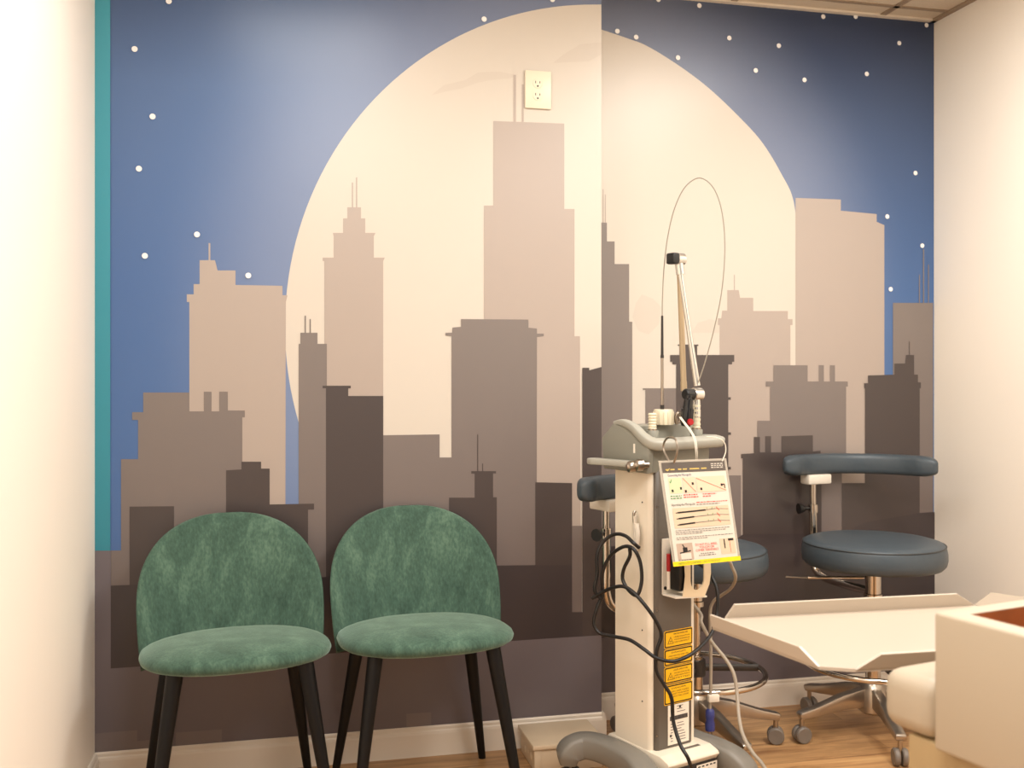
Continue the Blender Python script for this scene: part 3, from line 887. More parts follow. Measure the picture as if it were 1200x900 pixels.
h.lathe([(0, 0.022), (0.009, 0.022), (0.012, 0.008), (0.014, 0)], M_white, 20, M=Fc @ Matrix.Translation((-0.005, -0.008, 0)))
h.build('connector_panel', cart)
def foot(s):
    """arched leg along v, section swept"""
    m_ = MB()
    pts = [(s * 0.197, 0.155, 0.085), (s * 0.193, 0.153, 0.115), (s * 0.174, 0.145, 0.130), (s * 0.145, 0.125, 0.136), (s * 0.124, 0.06, 0.137), (s * 0.124, -0.04, 0.136), (s * 0.138, -0.10, 0.134), (s * 0.156, -0.155, 0.122), (s * 0.166, -0.19, 0.098), (s * 0.169, -0.2, 0.065)]
    if s > 0:
        pts = [(0.15, 0.115, 0.085), (0.148, 0.113, 0.115), (0.14, 0.1, 0.130), (0.13, 0.075, 0.136), (0.125, 0.03, 0.137)] + pts[5:]
    P = catmull(pts, 5)
    n = 16
    vs, fs = [], []
    for i, p in enumerate(P):
        t = (P[min(i + 1, len(P) - 1)] - P[max(i - 1, 0)]).normalized()
        side = t.cross(Vector((0, 0, 1))).normalized()
        up = side.cross(t)
        e = min(i, len(P) - 1 - i) / 4.0
        k_ = min(1, 0.72 + 0.28 * min(1, e))
        for k in range(n):
            a_ = 2 * PI * k / n
            ca, sa = math.cos(a_), math.sin(a_)
            sx_ = math.copysign(abs(ca) ** 0.42, ca) * 0.037 * k_
            sz_ = math.copysign(abs(sa) ** 0.42, sa) * 0.034 * k_
            vs.append(p + side * sx_ + up * sz_)
    for i in range(len(P) - 1):
        for k in range(n):
            a_, b_2 = i * n + k, i * n + (k + 1) % n
            fs.append((a_, b_2, b_2 + n, a_ + n))
    fs.append(tuple(range(n))[::-1]); fs.append(tuple(range((len(P) - 1) * n, len(P) * n)))
    m_.add(vs, fs, M_foot, True)
    m_.box((s * 0.1, 0.02, 0.115), (0.04, 0.18, 0.05), M_foot, 0.008)
    if s > 0:
        Fq = frame((0.163, -0.2215, 0.098), (1, 0.03, 0), (0, 0.12, 1))
        Fq = Fq @ Matrix.Translation((0.0, -0.014, 0.024))
        m_.prism([(-0.032, -0.03), (0.034, -0.03), (0.034, 0.012), (0.02, 0.022), (-0.032, 0.022)], -0.012, 0.0, M_paper, M=Fq)
        for r_ in range(4):
            for q_ in range(6):
                w_ = 0.003 + 0.003 * ((q_ * 7 + r_ * 5) % 3) / 2
                x_ = -0.026 + q_ * 0.0105
                y_ = 0.012 - r_ * 0.0095
                if random.random() < 0.8:
                    m_.rect(x_ - w_ / 2, y_ - 0.002, x_ + w_ / 2, y_ + 0.002, M_inkg, 0.0006, Fq)
    o_ = m_.build('foot', cart)
    for vv in (0.155, -0.165):
        k = MB()
        uu = s * ((0.185 if s < 0 else 0.142) if vv > 0 else 0.16)
        if s > 0 and vv > 0:
            vv = 0.085
        for dx in (-0.014, 0.014):
            k.lathe([(0.006, -0.009), (0.033, -0.009), (0.037, -0.005), (0.037, 0.005), (0.033, 0.009), (0.006, 0.009)], M_rubber, 24, M=frame((uu + dx, vv, 0.037), (0, 1, 0), (0, 0, 1)))
        k.box((uu, vv, 0.05), (0.012, 0.05, 0.05), M_black, 0.006)
        k.lathe([(0.01, 0.07), (0.01, 0.1)], M_steel, 12, M=Matrix.Translation((uu, vv, 0)))
        k.build('caster', o_)
foot(-1); foot(1)

# warning labels on the grey front
def warn(zc, hh, title, lines, tri):
    m_ = MB()
    F_ = frame((0.014, -0.0876, zc), (1, 0, 0), (0, 0, 1))
    w = 0.108
    def rr(x0, y0, x1, y1, r, mm, z):
        pts = []
        for cx, cy, a0 in ((x1 - r, y1 - r, 0), (x0 + r, y1 - r, 90), (x0 + r, y0 + r, 180), (x1 - r, y0 + r, 270)):
            for k in range(5):
                a_ = math.radians(a0 + 22.5 * k)
                pts.append((cx + r * math.cos(a_), cy + r * math.sin(a_), z))
        m_.add(pts, [tuple(range(len(pts)))], mm, False, F_)
    rr(-w / 2, -hh / 2, w / 2, hh / 2, 0.005, M_yel, 0.0)
    rr(-w / 2 + 0.002, -hh / 2 + 0.002, w / 2 - 0.002, hh / 2 - 0.002, 0.004, M_ink, 0.0003)
    rr(-w / 2 + 0.0056, -hh / 2 + 0.0056, w / 2 - 0.0056, hh / 2 - 0.0056, 0.003, M_yel, 0.0006)
    tx = 0.012 if tri else 0.0
    m_.text(title, 0.0062, M_ink, F_ @ Matrix.Translation((tx * 0.6, hh / 2 - 0.0115, 0.001)), width=0.055)
    for k, s_ in enumerate(lines):
        m_.text(s_, 0.0056, M_ink, F_ @ Matrix.Translation((tx, hh / 2 - 0.0205 - 0.0072 * k, 0.001)), width=(0.06 if tri else 0.076))
    if tri:
        m_.add([(-0.042, -0.013, 0.001), (-0.019, -0.013, 0.001), (-0.0305, 0.008, 0.001)], [(0, 1, 2)], M_ink, False, F_)
        m_.add([(-0.0395, -0.0116, 0.0013), (-0.0215, -0.0116, 0.0013), (-0.0305, 0.0048, 0.0013)], [(0, 1, 2)], M_yel, False, F_)
        for k in range(8):
            a_ = PI * k / 4
            m_.add([(-0.0305 - 0.0005 * math.sin(a_), -0.006 + 0.0005 * math.cos(a_), 0.0016), (-0.0305 + 0.005 * math.cos(a_), -0.006 + 0.005 * math.sin(a_), 0.0016), (-0.0305 + 0.0005 * math.sin(a_), -0.006 - 0.0005 * math.cos(a_), 0.0016)], [(0, 1, 2)], M_ink, False, F_)
    o_ = m_.build('warning_label', cart)
    return o_
warn(0.474, 0.05, 'VISIBLE AND INVISIBLE LASER', ['LASER RADIATION', 'AVOID EYE OR SKIN EXPOSURE', 'CLASS 4 LASER PRODUCT'], True)
warn(0.423, 0.048, 'DANGER', ['LASER RADIATION WHEN OPEN', 'AVOID DIRECT EXPOSURE', 'TO THE BEAM'], False)
warn(0.373, 0.048, 'LASER APERTURE', ['AVOID EXPOSURE', 'LASER RADIATION IS', 'EMITTED'], True)
warn(0.318, 0.056, 'DANGER', ['HIGH VOLTAGE', 'DISCONNECT POWER BEFORE', 'OPENING THE COVER'], False)
m_ = MB()
F_ = frame((0.014, -0.0877, 0.232), (1, 0, 0), (0, 0, 1))
m_.rect(-0.04, -0.056, 0.04, 0.056, M_paper, 0, F_)
m_.rect(-0.033, 0.012, 0.034, 0.024, M_inkg, 0.0005, F_)
random.seed(2)
x_ = -0.032
while x_ < 0.033:
    w_ = random.choice((0.0006, 0.0012, 0.0018))
    m_.rect(x_, 0.012, x_ + w_, 0.024, M_ink, 0.0008, F_)
    x_ += w_ + random.choice((0.0008, 0.0014))
for k in range(13):
    y_ = 0.05 - k * 0.008
    if 0.008 < y_ < 0.028: continue
    m_.rect(-0.03, y_ - 0.0012, -0.03 + random.uniform(0.006, 0.014), y_ + 0.0012, M_inkg, 0.0005, F_)
    m_.rect(-0.006, y_ - 0.001, -0.006 + random.uniform(0.012, 0.034), y_ + 0.001, M_inkg, 0.0005, F_)
m_.rect(0.002, 0.044, 0.009, 0.05, M_ink, 0.0006, F_)
m_.rect(-0.033, -0.034, -0.027, -0.027, M_ink, 0.0006, F_)
m_.build('serial_label', cart)

# holder bracket on the front panel
M_band = mat('cream plastic bracket', (232, 212, 178), 0.4)
hk = MB()
Fk = frame((0.012, -0.0885, 0.0), (1, 0, 0), (0, 0, 1))
hk.prism([(-0.062, 0.605), (0.055, 0.595), (0.055, 0.76), (-0.062, 0.76)], 0.0, 0.004, M_white, M=Fk, bevel=0.001)
hk.lathe([(0, 0.002), (0.005, 0.002), (0.005, 0)], M_ink, 14, M=Fk @ Matrix.Translation((-0.053, 0.622, 0.0042)))
hk.prism([(-0.062, 0.603), (0.055, 0.593), (0.055, 0.598), (-0.062, 0.608)], 0.004, 0.058, M_white, M=Fk)
# front lip with two upright arms and a rounded cut-out between them
arc = [(0.018 + 0.026 * math.cos(a_), 0.648 + 0.03 * math.sin(a_)) for a_ in [PI + PI * k / 12 for k in range(13)]]
hk.prism([(-0.036, 0.605), (0.045, 0.596), (0.064, 0.63), (0.07, 0.66), (0.068, 0.72), (0.044, 0.72)] + arc[::-1] + [(-0.008, 0.72), (-0.03, 0.72), (-0.026, 0.66), (-0.03, 0.63)], 0.055, 0.059, M_band, M=Fk)
hk.build('holder_bracket', cart)
gc = MB()
gq = U @ Vector((-0.004, -0.118, 0.683))
gc.box((0, 0, 0), (0.05, 0.04, 0.13), M_black, 0.004, M=Matrix.Translation(gq) @ Matrix.Rotation(CR, 4, 'Z'))
tag(gc.build('case', None, origin=gq), 'black case tucked in the white holder on the laser cart', 'case')
gc = MB()
gq = U @ Vector((-0.042, -0.108, 0.622))
gc.tube([gq, gq + Vector((0, 0, 0.05))], 0.005, M_white, 12)
gc.tube([gq + Vector((0, 0, 0.05)), gq + Vector((0, 0, 0.098))], 0.0055, M_red, 12)
tag(gc.build('pen', None, origin=gq), 'red and white pen standing in the holder on the laser cart', 'pen')

# ------------------------------------------------------------------ laminated instruction card hanging on the handle
TL, TR_, BL, BR = Vector((0.9873, 2.5, 0.9916)), Vector((1.1989, 2.5374, 0.9914)), Vector((1.0238, 2.4863, 0.713)), Vector((1.2329, 2.5191, 0.7152))
card_o = TL.copy()
M_lam = mat('clear laminate edge', (206, 196, 180), 0.12, alpha=0.55)
M_lamw = mat('card white', (216, 208, 194), 0.3, coat=0.4)
M_hdr = mat('card header grey', (92, 84, 78), 0.3)
M_gold = mat('card gold ink', (206, 178, 96), 0.4)
M_navy = mat('card navy ink', (40, 44, 92), 0.5)
M_redi = mat('card red ink', (214, 60, 48), 0.5)
M_grni = mat('card green ink', (60, 140, 70), 0.5)
M_ph = [mat('photo green tint', (206, 208, 168), 0.4), mat('photo pink tint', (232, 200, 172), 0.4), mat('photo beige', (216, 192, 164), 0.4), mat('photo taupe', (186, 164, 146), 0.4)]
xd = ((TR_ - TL) + (BR - BL)).normalized()
yd = ((TL - BL) + (TR_ - BR)).normalized()
yd = (yd - xd * yd.dot(xd) * 0.0)
nrm_c = xd.cross(yd).normalized()
def cp(a_, b_, lift=0.0):
    """a across 0..1, b down 0..1 on the card"""
    t_ = TL.lerp(TR_, a_); u_ = BL.lerp(BR, a_)
    return t_.lerp(u_, b_) + nrm_c * lift
CW = (TR_ - TL).length
CHh = (BL - TL).length
cm = MB()
def cq(a0, b0, a1, b1, m, lift):
    cm.add([cp(a0, b1, lift), cp(a1, b1, lift), cp(a1, b0, lift), cp(a0, b0, lift)], [(0, 1, 2, 3)], m)
def cstroke(a0, b0, a1, b1, w, m, lift):
    da, db = (a1 - a0) * CW, (b1 - b0) * CHh
    L_ = math.hypot(da, db)
    na, nb = -db / L_ * w / 2 / CW, da / L_ * w / 2 / CHh
    cm.add([cp(a0 + na, b0 + nb, lift), cp(a0 - na, b0 - nb, lift), cp(a1 - na, b1 - nb, lift), cp(a1 + na, b1 + nb, lift)], [(0, 1, 2, 3)], m)
def ctext(s_, a_, b_, size, m, width, lift=0.0016):
    F_ = frame(cp(a_, b_, lift), xd, yd)
    F_ = Matrix(((xd.x, yd.x, nrm_c.x, F_[0][3]), (xd.y, yd.y, nrm_c.y, F_[1][3]), (xd.z, yd.z, nrm_c.z, F_[2][3]), (0, 0, 0, 1)))
    cm.text(s_, size, m, F_, width=width * CW)
def cfill(a0, a1, b_, h_, m, n):
    """greeked line of small print"""
    w_ = (a1 - a0)
    x = a0
    while x < a1:
        q_ = random.uniform(0.015, 0.05)
        cq(x, b_ - h_ / 2, min(x + q_, a1), b_ + h_ / 2, m, 0.0014)
        x += q_ + 0.012
for (l0, m) in ((0.0, M_lam), (-0.0004, M_lam)):
    cq(0, 0, 1, 1, m, l0)
cq(0.035, 0.02, 0.965, 1 - 0.0, M_lamw, 0.0006)
cq(0.035, 0.02, 0.965, 0.118, M_hdr, 0.001)
cq(0.0, 0.957, 1.0, 1.0, M_yel2, 0.0011)
for a0, w_ in ((0.08, 0.05), (0.15, 0.06), (0.26, 0.05), (0.33, 0.06), (0.43, 0.14), (0.60, 0.08)):
    cq(a0, 0.082, a0 + w_, 0.094, M_gold, 0.0014)
cstroke(0.08, 0.088, 0.105, 0.1, 0.002, M_gold, 0.0016); cstroke(0.105, 0.1, 0.14, 0.076, 0.002, M_gold, 0.0016)
for b_ in (0.048, 0.066, 0.084):
    cfill(0.75, 0.93, b_, 0.008, M_lamw, 4)
ctext('Connecting the Microguide', 0.27, 0.143, 0.0085, M_navy, 0.34)
cq(0.1, 0.168, 0.285, 0.315, M_ph[0], 0.001); cq(0.3, 0.168, 0.485, 0.315, M_ph[1], 0.001); cq(0.5, 0.168, 0.93, 0.315, M_ph[1], 0.001)
cstroke(0.31, 0.175, 0.475, 0.31, 0.0012, M_redi, 0.0014); cstroke(0.505, 0.18, 0.925, 0.31, 0.0012, M_redi, 0.0014)
for a_, b_ in ((0.14, 0.29), (0.265, 0.27), (0.445, 0.23), (0.33, 0.30), (0.56, 0.285), (0.87, 0.255)):
    cq(a_ - 0.014, b_ - 0.012, a_ + 0.014, b_ + 0.012, M_ink, 0.0014)
cstroke(0.86, 0.255, 0.91, 0.25, 0.003, M_ink, 0.0015); cstroke(0.91, 0.25, 0.915, 0.29, 0.003, M_ink, 0.0015)
cstroke(0.115, 0.2, 0.125, 0.215, 0.0018, M_grni, 0.0014); cstroke(0.125, 0.215, 0.145, 0.18, 0.0018, M_grni, 0.0014)
random.seed(7)
for k in range(2):
    cfill(0.1, 0.26, 0.34 + 0.022 * k, 0.009, M_grni, 3)
    cfill(0.29, 0.5, 0.335 + 0.022 * k, 0.009, M_redi, 3)
    cfill(0.57, 0.77 - 0.08 * k, 0.335 + 0.022 * k, 0.008, M_redi, 3)
    cfill(0.46, 0.92 - 0.12 * k, 0.412 + 0.02 * k, 0.007, M_redi if k == 0 else M_inkg, 3)
ctext('Operating the Microguide', 0.265, 0.424, 0.0085, M_ink, 0.34)
cq(0.1, 0.455, 0.925, 0.645, M_ph[2], 0.001)
for k, (b_, a1) in enumerate(((0.495, 0.58), (0.552, 0.40), (0.61, 0.40))):
    cstroke(0.17, b_ + 0.004, a1, b_ - 0.006, 0.0042, M_ink, 0.0014)
    cstroke(0.14, b_ + 0.005, 0.18, b_ + 0.004, 0.0022, M_ink, 0.0014)
    cstroke(a1, b_ - 0.006, 0.72, b_ - 0.014, 0.0018, M_inkg, 0.0014)
    cstroke(0.72, b_ - 0.014, 0.92, b_ - 0.004, 0.0015, M_inkg, 0.0014)
    cstroke(0.6, b_ - 0.03, 0.6, b_ - 0.012, 0.0015, M_grni, 0.0015); cstroke(0.68, b_ - 0.03, 0.67, b_ - 0.012, 0.0015, M_grni, 0.0015)
    cstroke(0.74, b_ - 0.03, 0.78, b_ + 0.005, 0.0018, M_redi, 0.0015)
for k, (b_, a1) in enumerate(((0.668, 0.9), (0.686, 0.84), (0.702, 0.5), (0.735, 0.93), (0.752, 0.55))):
    cfill(0.1, a1, b_, 0.006, M_inkg, 3)
cq(0.085, 0.79, 0.315, 0.945, M_ph[3], 0.001)
cq(0.13, 0.885, 0.28, 0.94, M_lamw, 0.0012)
cq(0.17, 0.83, 0.235, 0.87, M_ink, 0.0013); cstroke(0.17, 0.80, 0.2, 0.84, 0.003, M_ink, 0.0014); cstroke(0.12, 0.88, 0.28, 0.865, 0.003, M_ink, 0.0014)
cq(0.725, 0.775, 0.945, 0.925, M_ph[2], 0.001)
cstroke(0.79, 0.78, 0.79, 0.87, 0.0035, M_ink, 0.0014); cq(0.85, 0.778, 0.93, 0.80, M_ink, 0.0013); cstroke(0.87, 0.80, 0.87, 0.915, 0.0012, M_redi, 0.0014)
ctext('DO NOT PULL WIRES,', 0.52, 0.815, 0.0088, M_redi, 0.32)
ctext('TOUCH OR', 0.52, 0.842, 0.0088, M_redi, 0.22)
ctext('COVER TERMINALS', 0.52, 0.869, 0.0088, M_redi, 0.33)
cfill(0.42, 0.62, 0.9, 0.008, M_inkg, 3); cfill(0.39, 0.64, 0.918, 0.008, M_inkg, 3)
cfill(0.09, 0.3, 0.952 - 0.004, 0.004, M_ink, 3)
ctext('ABSOLUTE CLEANING - NO POWDERED GLOVES', 0.45, 0.979, 0.0085, M_grni, 0.74)
card = cm.build('instruction_card', None, origin=card_o)
tag(card, 'laminated white instruction card with yellow bottom strip hung on the laser cart', 'sign')
rg = MB()
rp = Vector((1.0216, 2.4868, 1.01))
hc = U @ Vector((-0.015, -0.116, 1.027))
ring = []
A0 = cp(0.2, 0.025, 0.002)
for p in (A0 + nrm_c * 0.004, A0 + nrm_c * 0.02 + Vector((0, 0, 0.03)), A0 + nrm_c * 0.012 + Vector((-0.0, 0, 0.062)), A0 - nrm_c * 0.03 + Vector((0, 0, 0.066)), A0 - nrm_c * 0.05 + Vector((0, 0, 0.04)), A0 - nrm_c * 0.02 + Vector((0, 0, 0.004))):
    ring.append(p - card_o)
rg.tube(ring, 0.0028, M_steel, 8, 6)
rg.build('ring', card)
rg = MB()
A1 = cp(0.93, 0.02, 0.002)
rg.tube([p - card_o for p in (A1 + Vector((0, 0, -0.002)), A1 + Vector((0.012, 0.004, 0.025)), A1 + Vector((0.006, 0.002, 0.05)), A1 + Vector((-0.016, 0, 0.062)), A1 + Vector((-0.04, 0.012, 0.064)))], 0.0014, M_white, 8, 6)
rg.build('string', card)

# ------------------------------------------------------------------ cords
M_cord = mat('black cord rubber', (22, 20, 20), 0.38)
M_gcord = mat('grey cord', (158, 146, 130), 0.45)
M_blue = mat('blue plug', (52, 58, 120), 0.35)
cb = MB()
cpts = [(0.975, 2.6108, 0.7437), (0.9573, 2.6099, 0.7586), (0.9504, 2.6526, 0.7709), (0.9359, 2.6971, 0.7693), (0.9118, 2.7234, 0.7468), (0.8929, 2.7278, 0.708), (0.8929, 2.7278, 0.6547), (0.8858, 2.7295, 0.6062),
        (0.9071, 2.7245, 0.5868), (0.9039, 2.715, 0.6567), (0.9186, 2.6909, 0.7086), (0.9401, 2.6448, 0.7418), (0.9556, 2.6052, 0.743), (0.972, 2.5961, 0.7089), (0.9765, 2.5951, 0.6577), (0.9652, 2.5977, 0.6181), (0.9516, 2.6215, 0.6231), (0.9401, 2.6448, 0.6495), (0.9407, 2.6395, 0.6812), (0.9499, 2.6168, 0.7202), (0.9482, 2.612, 0.7422)]
cb.tube(cpts, 0.0052, M_cord, 10, 7)
cpts2 = [(0.8818, 2.7407, 0.5822), (0.9101, 2.7032, 0.6105), (0.9355, 2.6459, 0.633), (0.9556, 2.6052, 0.624), (0.9847, 2.5777, 0.5866), (1.0118, 2.5713, 0.5448), (1.0231, 2.5687, 0.5101), (1.0118, 2.5713, 0.4707), (1.0095, 2.5719, 0.4174), (1.0298, 2.5671, 0.378), (1.0501, 2.5623, 0.3409), (1.0547, 2.5612, 0.2783), (1.0629, 2.5336, 0.2249), (1.075, 2.5102, 0.1957), (1.0942, 2.5262, 0.156), tuple(U @ Vector((-0.003, -0.185, 0.103))), tuple(U @ Vector((-0.003, -0.17, 0.096)))]
cb.tube(cpts2, 0.0052, M_cord, 10, 7)
cpts3 = [(0.9142, 2.7382, 0.5933), (0.896, 2.7374, 0.5554), (0.8866, 2.7396, 0.5117), (0.9, 2.7262, 0.485), (0.9286, 2.6834, 0.4844), (0.9551, 2.631, 0.4867), (0.9797, 2.584, 0.4716), (1.0077, 2.5672, 0.4512), (1.0524, 2.5617, 0.4405), (1.097, 2.5615, 0.4517), (1.1477, 2.5855, 0.4702), (1.1987, 2.6248, 0.4975), (1.2232, 2.6499, 0.5384), (1.2298, 2.6586, 0.5919), (1.2265, 2.6799, 0.6292), (1.2169, 2.7233, 0.6583), tuple(U @ Vector((0.085, 0.055, 0.72)))]
cb.tube(cpts3, 0.0052, M_cord, 10, 7)
tag(cb.build('power_cord', None, origin=cpts[0]), 'black power cord looped on the white side of the laser cart', 'cord')
gb = MB()
gp = [tuple(U @ Vector((0.086, 0.06, 0.76))), tuple(U @ Vector((0.105, 0.03, 0.75))), (1.2267, 2.6182, 0.7086), (1.2479, 2.6029, 0.6793), (1.2661, 2.6192, 0.6442), (1.2874, 2.6964, 0.5984), (1.2781, 2.7396, 0.5698), (1.2647, 2.7634, 0.5478), (1.2569, 2.7703, 0.5087), (1.2594, 2.7698, 0.4075), (1.2594, 2.7698, 0.319), (1.2569, 2.7703, 0.2254)]
gb.tube(gp, 0.0048, M_gcord, 10, 7)
gco = gb.build('plug_cable', None, origin=gp[0])
tag(gco, 'grey cable with a blue plug hanging straight down at the right of the laser cart', 'cable')
pg = MB()
pq = Vector(gp[-1]) - Vector(gp[0])
pg.lathe([(0, 0.004), (0.008, 0.004), (0.013, -0.002), (0.014, -0.02), (0.0115, -0.03), (0.0145, -0.04), (0.014, -0.06), (0, -0.061)], M_blue, 14, M=Matrix.Translation(pq))
for dx in (-0.005, 0.006):
    pg.box((pq.x + dx, pq.y, pq.z - 0.07), (0.0025, 0.005, 0.02), M_steel)
pg.build('plug', gco)
pg = MB()
qq = Vector((1.2668, 2.768, 0.2608)) - Vector(gp[0])
pg.box((qq.x, qq.y, qq.z), (0.034, 0.016, 0.022), M_white, 0.003)
pg.build('cable_tag', gco)
gb = MB()
gp2 = [tuple(U @ Vector((0.079, 0.079, 0.66))), tuple(U @ Vector((0.1, 0.085, 0.63))), (1.204, 2.7366, 0.5318), (1.2013, 2.7064, 0.5018), (1.2259, 2.6903, 0.4502), (1.2555, 2.6628, 0.4067), (1.2703, 2.6387, 0.3687), (1.2708, 2.6181, 0.3145), (1.2575, 2.5801, 0.2678), (1.2419, 2.5222, 0.2371), (1.239, 2.4612, 0.2131), (1.2445, 2.4188, 0.199), (1.2385, 2.3791, 0.1814), (1.2567, 2.3954, 0.0735), (1.2406, 2.3786, 0.0162)]
gb.tube(gp2, 0.0052, M_gcord, 10, 7)
tag(gb.build('hose', None, origin=gp2[0]), 'grey hose curving from the laser cart down to the wooden floor', 'hose')

# ------------------------------------------------------------------ stools with swivel torso bar
M_vinyl = mat('slate vinyl', (66, 76, 83), 0.42, noise=0.05, nscale=60, bump=0.12, bscale=220)
M_vinyl_d = mat('slate vinyl seam', (52, 56, 58), 0.5)
M_castw = mat('grey caster wheel', (116, 106, 96), 0.45)
M_alu = mat('polished aluminium', (176, 164, 150), 0.28, 0.9)
M_darkbase = mat('dark base plastic', (48, 43, 40), 0.4)

def make_stool(loc_, rz, label, bar, zbar, kd, pr=0.304):
    root = empty('stool', loc_, rz)
    tag(root, label, 'stool', 'slate stools with torso bars')
    s = MB()
    s.lathe([(0, 0.672), (0.08, 0.671), (0.15, 0.668), (0.2, 0.663), (0.221, 0.657), (0.2285, 0.65), (0.231, 0.642), (0.2345, 0.625), (0.235, 0.605), (0.231, 0.588), (0.221, 0.577), (0.195, 0.573), (0, 0.573)], M_vinyl, 64)
    s.build('seat', root)
    sm = MB(); sm.torus(0.2292, 0.0022, M_vinyl_d, 64, 8, M=Matrix.Translation((0, 0, 0.6505)))
    sm.build('piping', root)
    c_ = MB()
    c_.lathe([(0.03, 0.573), (0.03, 0.556), (0.026, 0.552), (0.026, 0.48), (0.03, 0.478), (0.03, 0.462), (0.0185, 0.458), (0.0185, 0.3), (0.025, 0.298), (0.025, 0.08)], M_chrome, 24)
    c_.build('column', root)
    lv = MB()
    lv.tube([(-0.02, -0.02, 0.53), (-0.10, -0.10, 0.522), (-0.15, -0.15, 0.516)], 0.005, M_chrome, 8)
    lv.tube([(-0.15, -0.15, 0.516), (-0.21, -0.195, 0.512)], [0.009, 0.011], M_steel, 12, sx=0.35, up=(0.7, -0.7, 0))
    lv.build('lever', root)
    # torso bar: padded section swept along the given plan curve
    br_ = MB()
    n = 20
    P = catmull([(p[0], p[1], 0) for p in bar], 8)
    K = len(P) - 1
    vs, fs = [], []
    for i in range(K + 1):
        t = i / K
        tg = (P[min(i + 1, K)] - P[max(i - 1, 0)]).normalized()
        sd = Vector((tg.y, -tg.x, 0))
        e = min(t, 1 - t) * 9
        k_ = max(math.sqrt(max(0.0, 1 - (1 - min(1, e)) ** 2)), 0.06)
        bul = 1 + 0.28 * math.exp(-((min(t, 1 - t) - 0.09) / 0.08) ** 2)
        for k in range(n):
            b_ = 2 * PI * k / n
            cb_, sb_ = math.cos(b_), math.sin(b_)
            rr_ = math.copysign(abs(cb_) ** 0.6, cb_) * 0.026 * k_ * bul
            zz_ = math.copysign(abs(sb_) ** 0.6, sb_) * 0.037 * (0.35 + 0.65 * k_)
            vs.append(P[i] - sd * rr_ + Vector((0, 0, zbar + zz_)))
    for i in range(K):
        for k in range(n):
            a_, b_ = i * n + k, i * n + (k + 1) % n
            fs.append((a_, b_, b_ + n, a_ + n))
    fs.append(tuple(range(n))[::-1]); fs.append(tuple(range(K * n, K * n + n)))
    br_.add(vs, fs, M_vinyl, True)
    tb = br_.build('torso_bar', root)
    mk = MB()
    mk.box((-pr + 0.004, 0.01, zbar - 0.055), (0.05, 0.105, 0.036), M_white, 0.006)
    mk.build('bar_bracket', tb)
    po = MB()
    P0 = (-pr, 0.0)
    po.tube([(P0[0], P0[1], zbar - 0.063), (P0[0], P0[1], 0.72)], 0.011, M_chrome, 16)
    po.tube([(P0[0], P0[1], 0.745), (P0[0], P0[1], 0.715)], 0.018, M_chrome, 16)
    po.tube([(P0[0], P0[1], 0.73), (P0[0], P0[1], 0.62), (P0[0], P0[1], 0.55), (P0[0] + 0.02, P0[1], 0.505), (P0[0] + 0.07, P0[1], 0.487), (-0.15, 0, 0.484), (-0.02, 0, 0.484)], 0.0145, M_chrome, 16, 6)
    pp = po.build('post', root)
    kb = MB()
    K0_ = Vector((P0[0], P0[1], 0.73))
    kd = Vector((kd[0], kd[1], 0)).normalized()
    kb.tube([K0_ + kd * 0.012, K0_ + kd * 0.045], 0.006, M_black, 10)
    kb.tube([K0_ + kd * 0.036, K0_ + kd * 0.058], [0.012, 0.02], M_black, 10)
    kb.build('knob', pp)
    fr = MB()
    fr.torus(0.225, 0.0095, M_chrome, 56, 10, M=Matrix.Translation((0, 0, 0.245)))
    for k in range(3):
        a_ = math.radians(100 + 120 * k)
        fr.tube([(0.02 * math.cos(a_), 0.02 * math.sin(a_), 0.258), (0.222 * math.cos(a_), 0.222 * math.sin(a_), 0.245)], 0.012, M_darkbase, 10, sx=0.5)
    fr.lathe([(0.019, 0.29), (0.034, 0.285), (0.034, 0.235), (0.019, 0.23)], M_darkbase, 20)
    fr.build('foot_ring', root)
    hb_ = MB()
    hb_.lathe([(0.02, 0.19), (0.036, 0.18), (0.048, 0.15), (0.05, 0.085), (0.035, 0.075)], M_alu, 24)
    hb_.build('hub', root)
    for k in range(5):
        a_ = math.radians(72 * k) - rz + STOOL_LEG
        dx, dy = math.cos(a_), math.sin(a_)
        L_ = MB()
        Fg = frame((0, 0, 0), (dx, dy, 0), (0, 0, 1))
        L_.prism([(0.03, 0.165), (0.12, 0.148), (0.22, 0.116), (0.28, 0.102), (0.287, 0.096), (0.28, 0.078), (0.22, 0.084), (0.12, 0.098), (0.03, 0.1)], -0.017, 0.017, M_alu, M=Fg, bevel=0.005)
        lg = L_.build('base_leg', root)
        w_ = MB()
        c0 = Vector((dx * 0.272, dy * 0.272, 0))
        sd = Vector((-dy, dx, 0))
        sw = Matrix.Rotation(random.uniform(-0.6, 0.6), 3, 'Z') @ sd
        for q in (-0.013, 0.013):
            cc = c0 + sw * q
            w_.lathe([(0, -0.008), (0.024, -0.009), (0.0275, -0.005), (0.0275, 0.005), (0.024, 0.009), (0, 0.008)], M_castw, 22, M=frame((cc.x, cc.y, 0.0275), Vector((0, 0, 1)).cross(sw), (0, 0, 1)))
        w_.lathe([(0.0, 0.022), (0.008, 0.024), (0.008, 0.085)], M_steel, 12, M=Matrix.Translation(c0))
        w_.build('caster', lg)
    return root
STOOL_LEG = math.radians(182)
arc_bar = [(0.302 * math.cos(math.radians(a_)), 0.302 * math.sin(math.radians(a_))) for a_ in range(212, 90, -8)]
make_stool((1.975, 3.04, 0), math.radians(-80), 'slate stool whose full torso bar is in view, in the corner behind the white tray', arc_bar, 0.893, (-0.2, -0.98))
STOOL_LEG = math.radians(-8)
RB = math.radians(18.4)
def to_local(x, y):
    dx, dy = x - 1.345, y - 3.08
    return (math.cos(RB) * dx + math.sin(RB) * dy, -math.sin(RB) * dx + math.cos(RB) * dy)
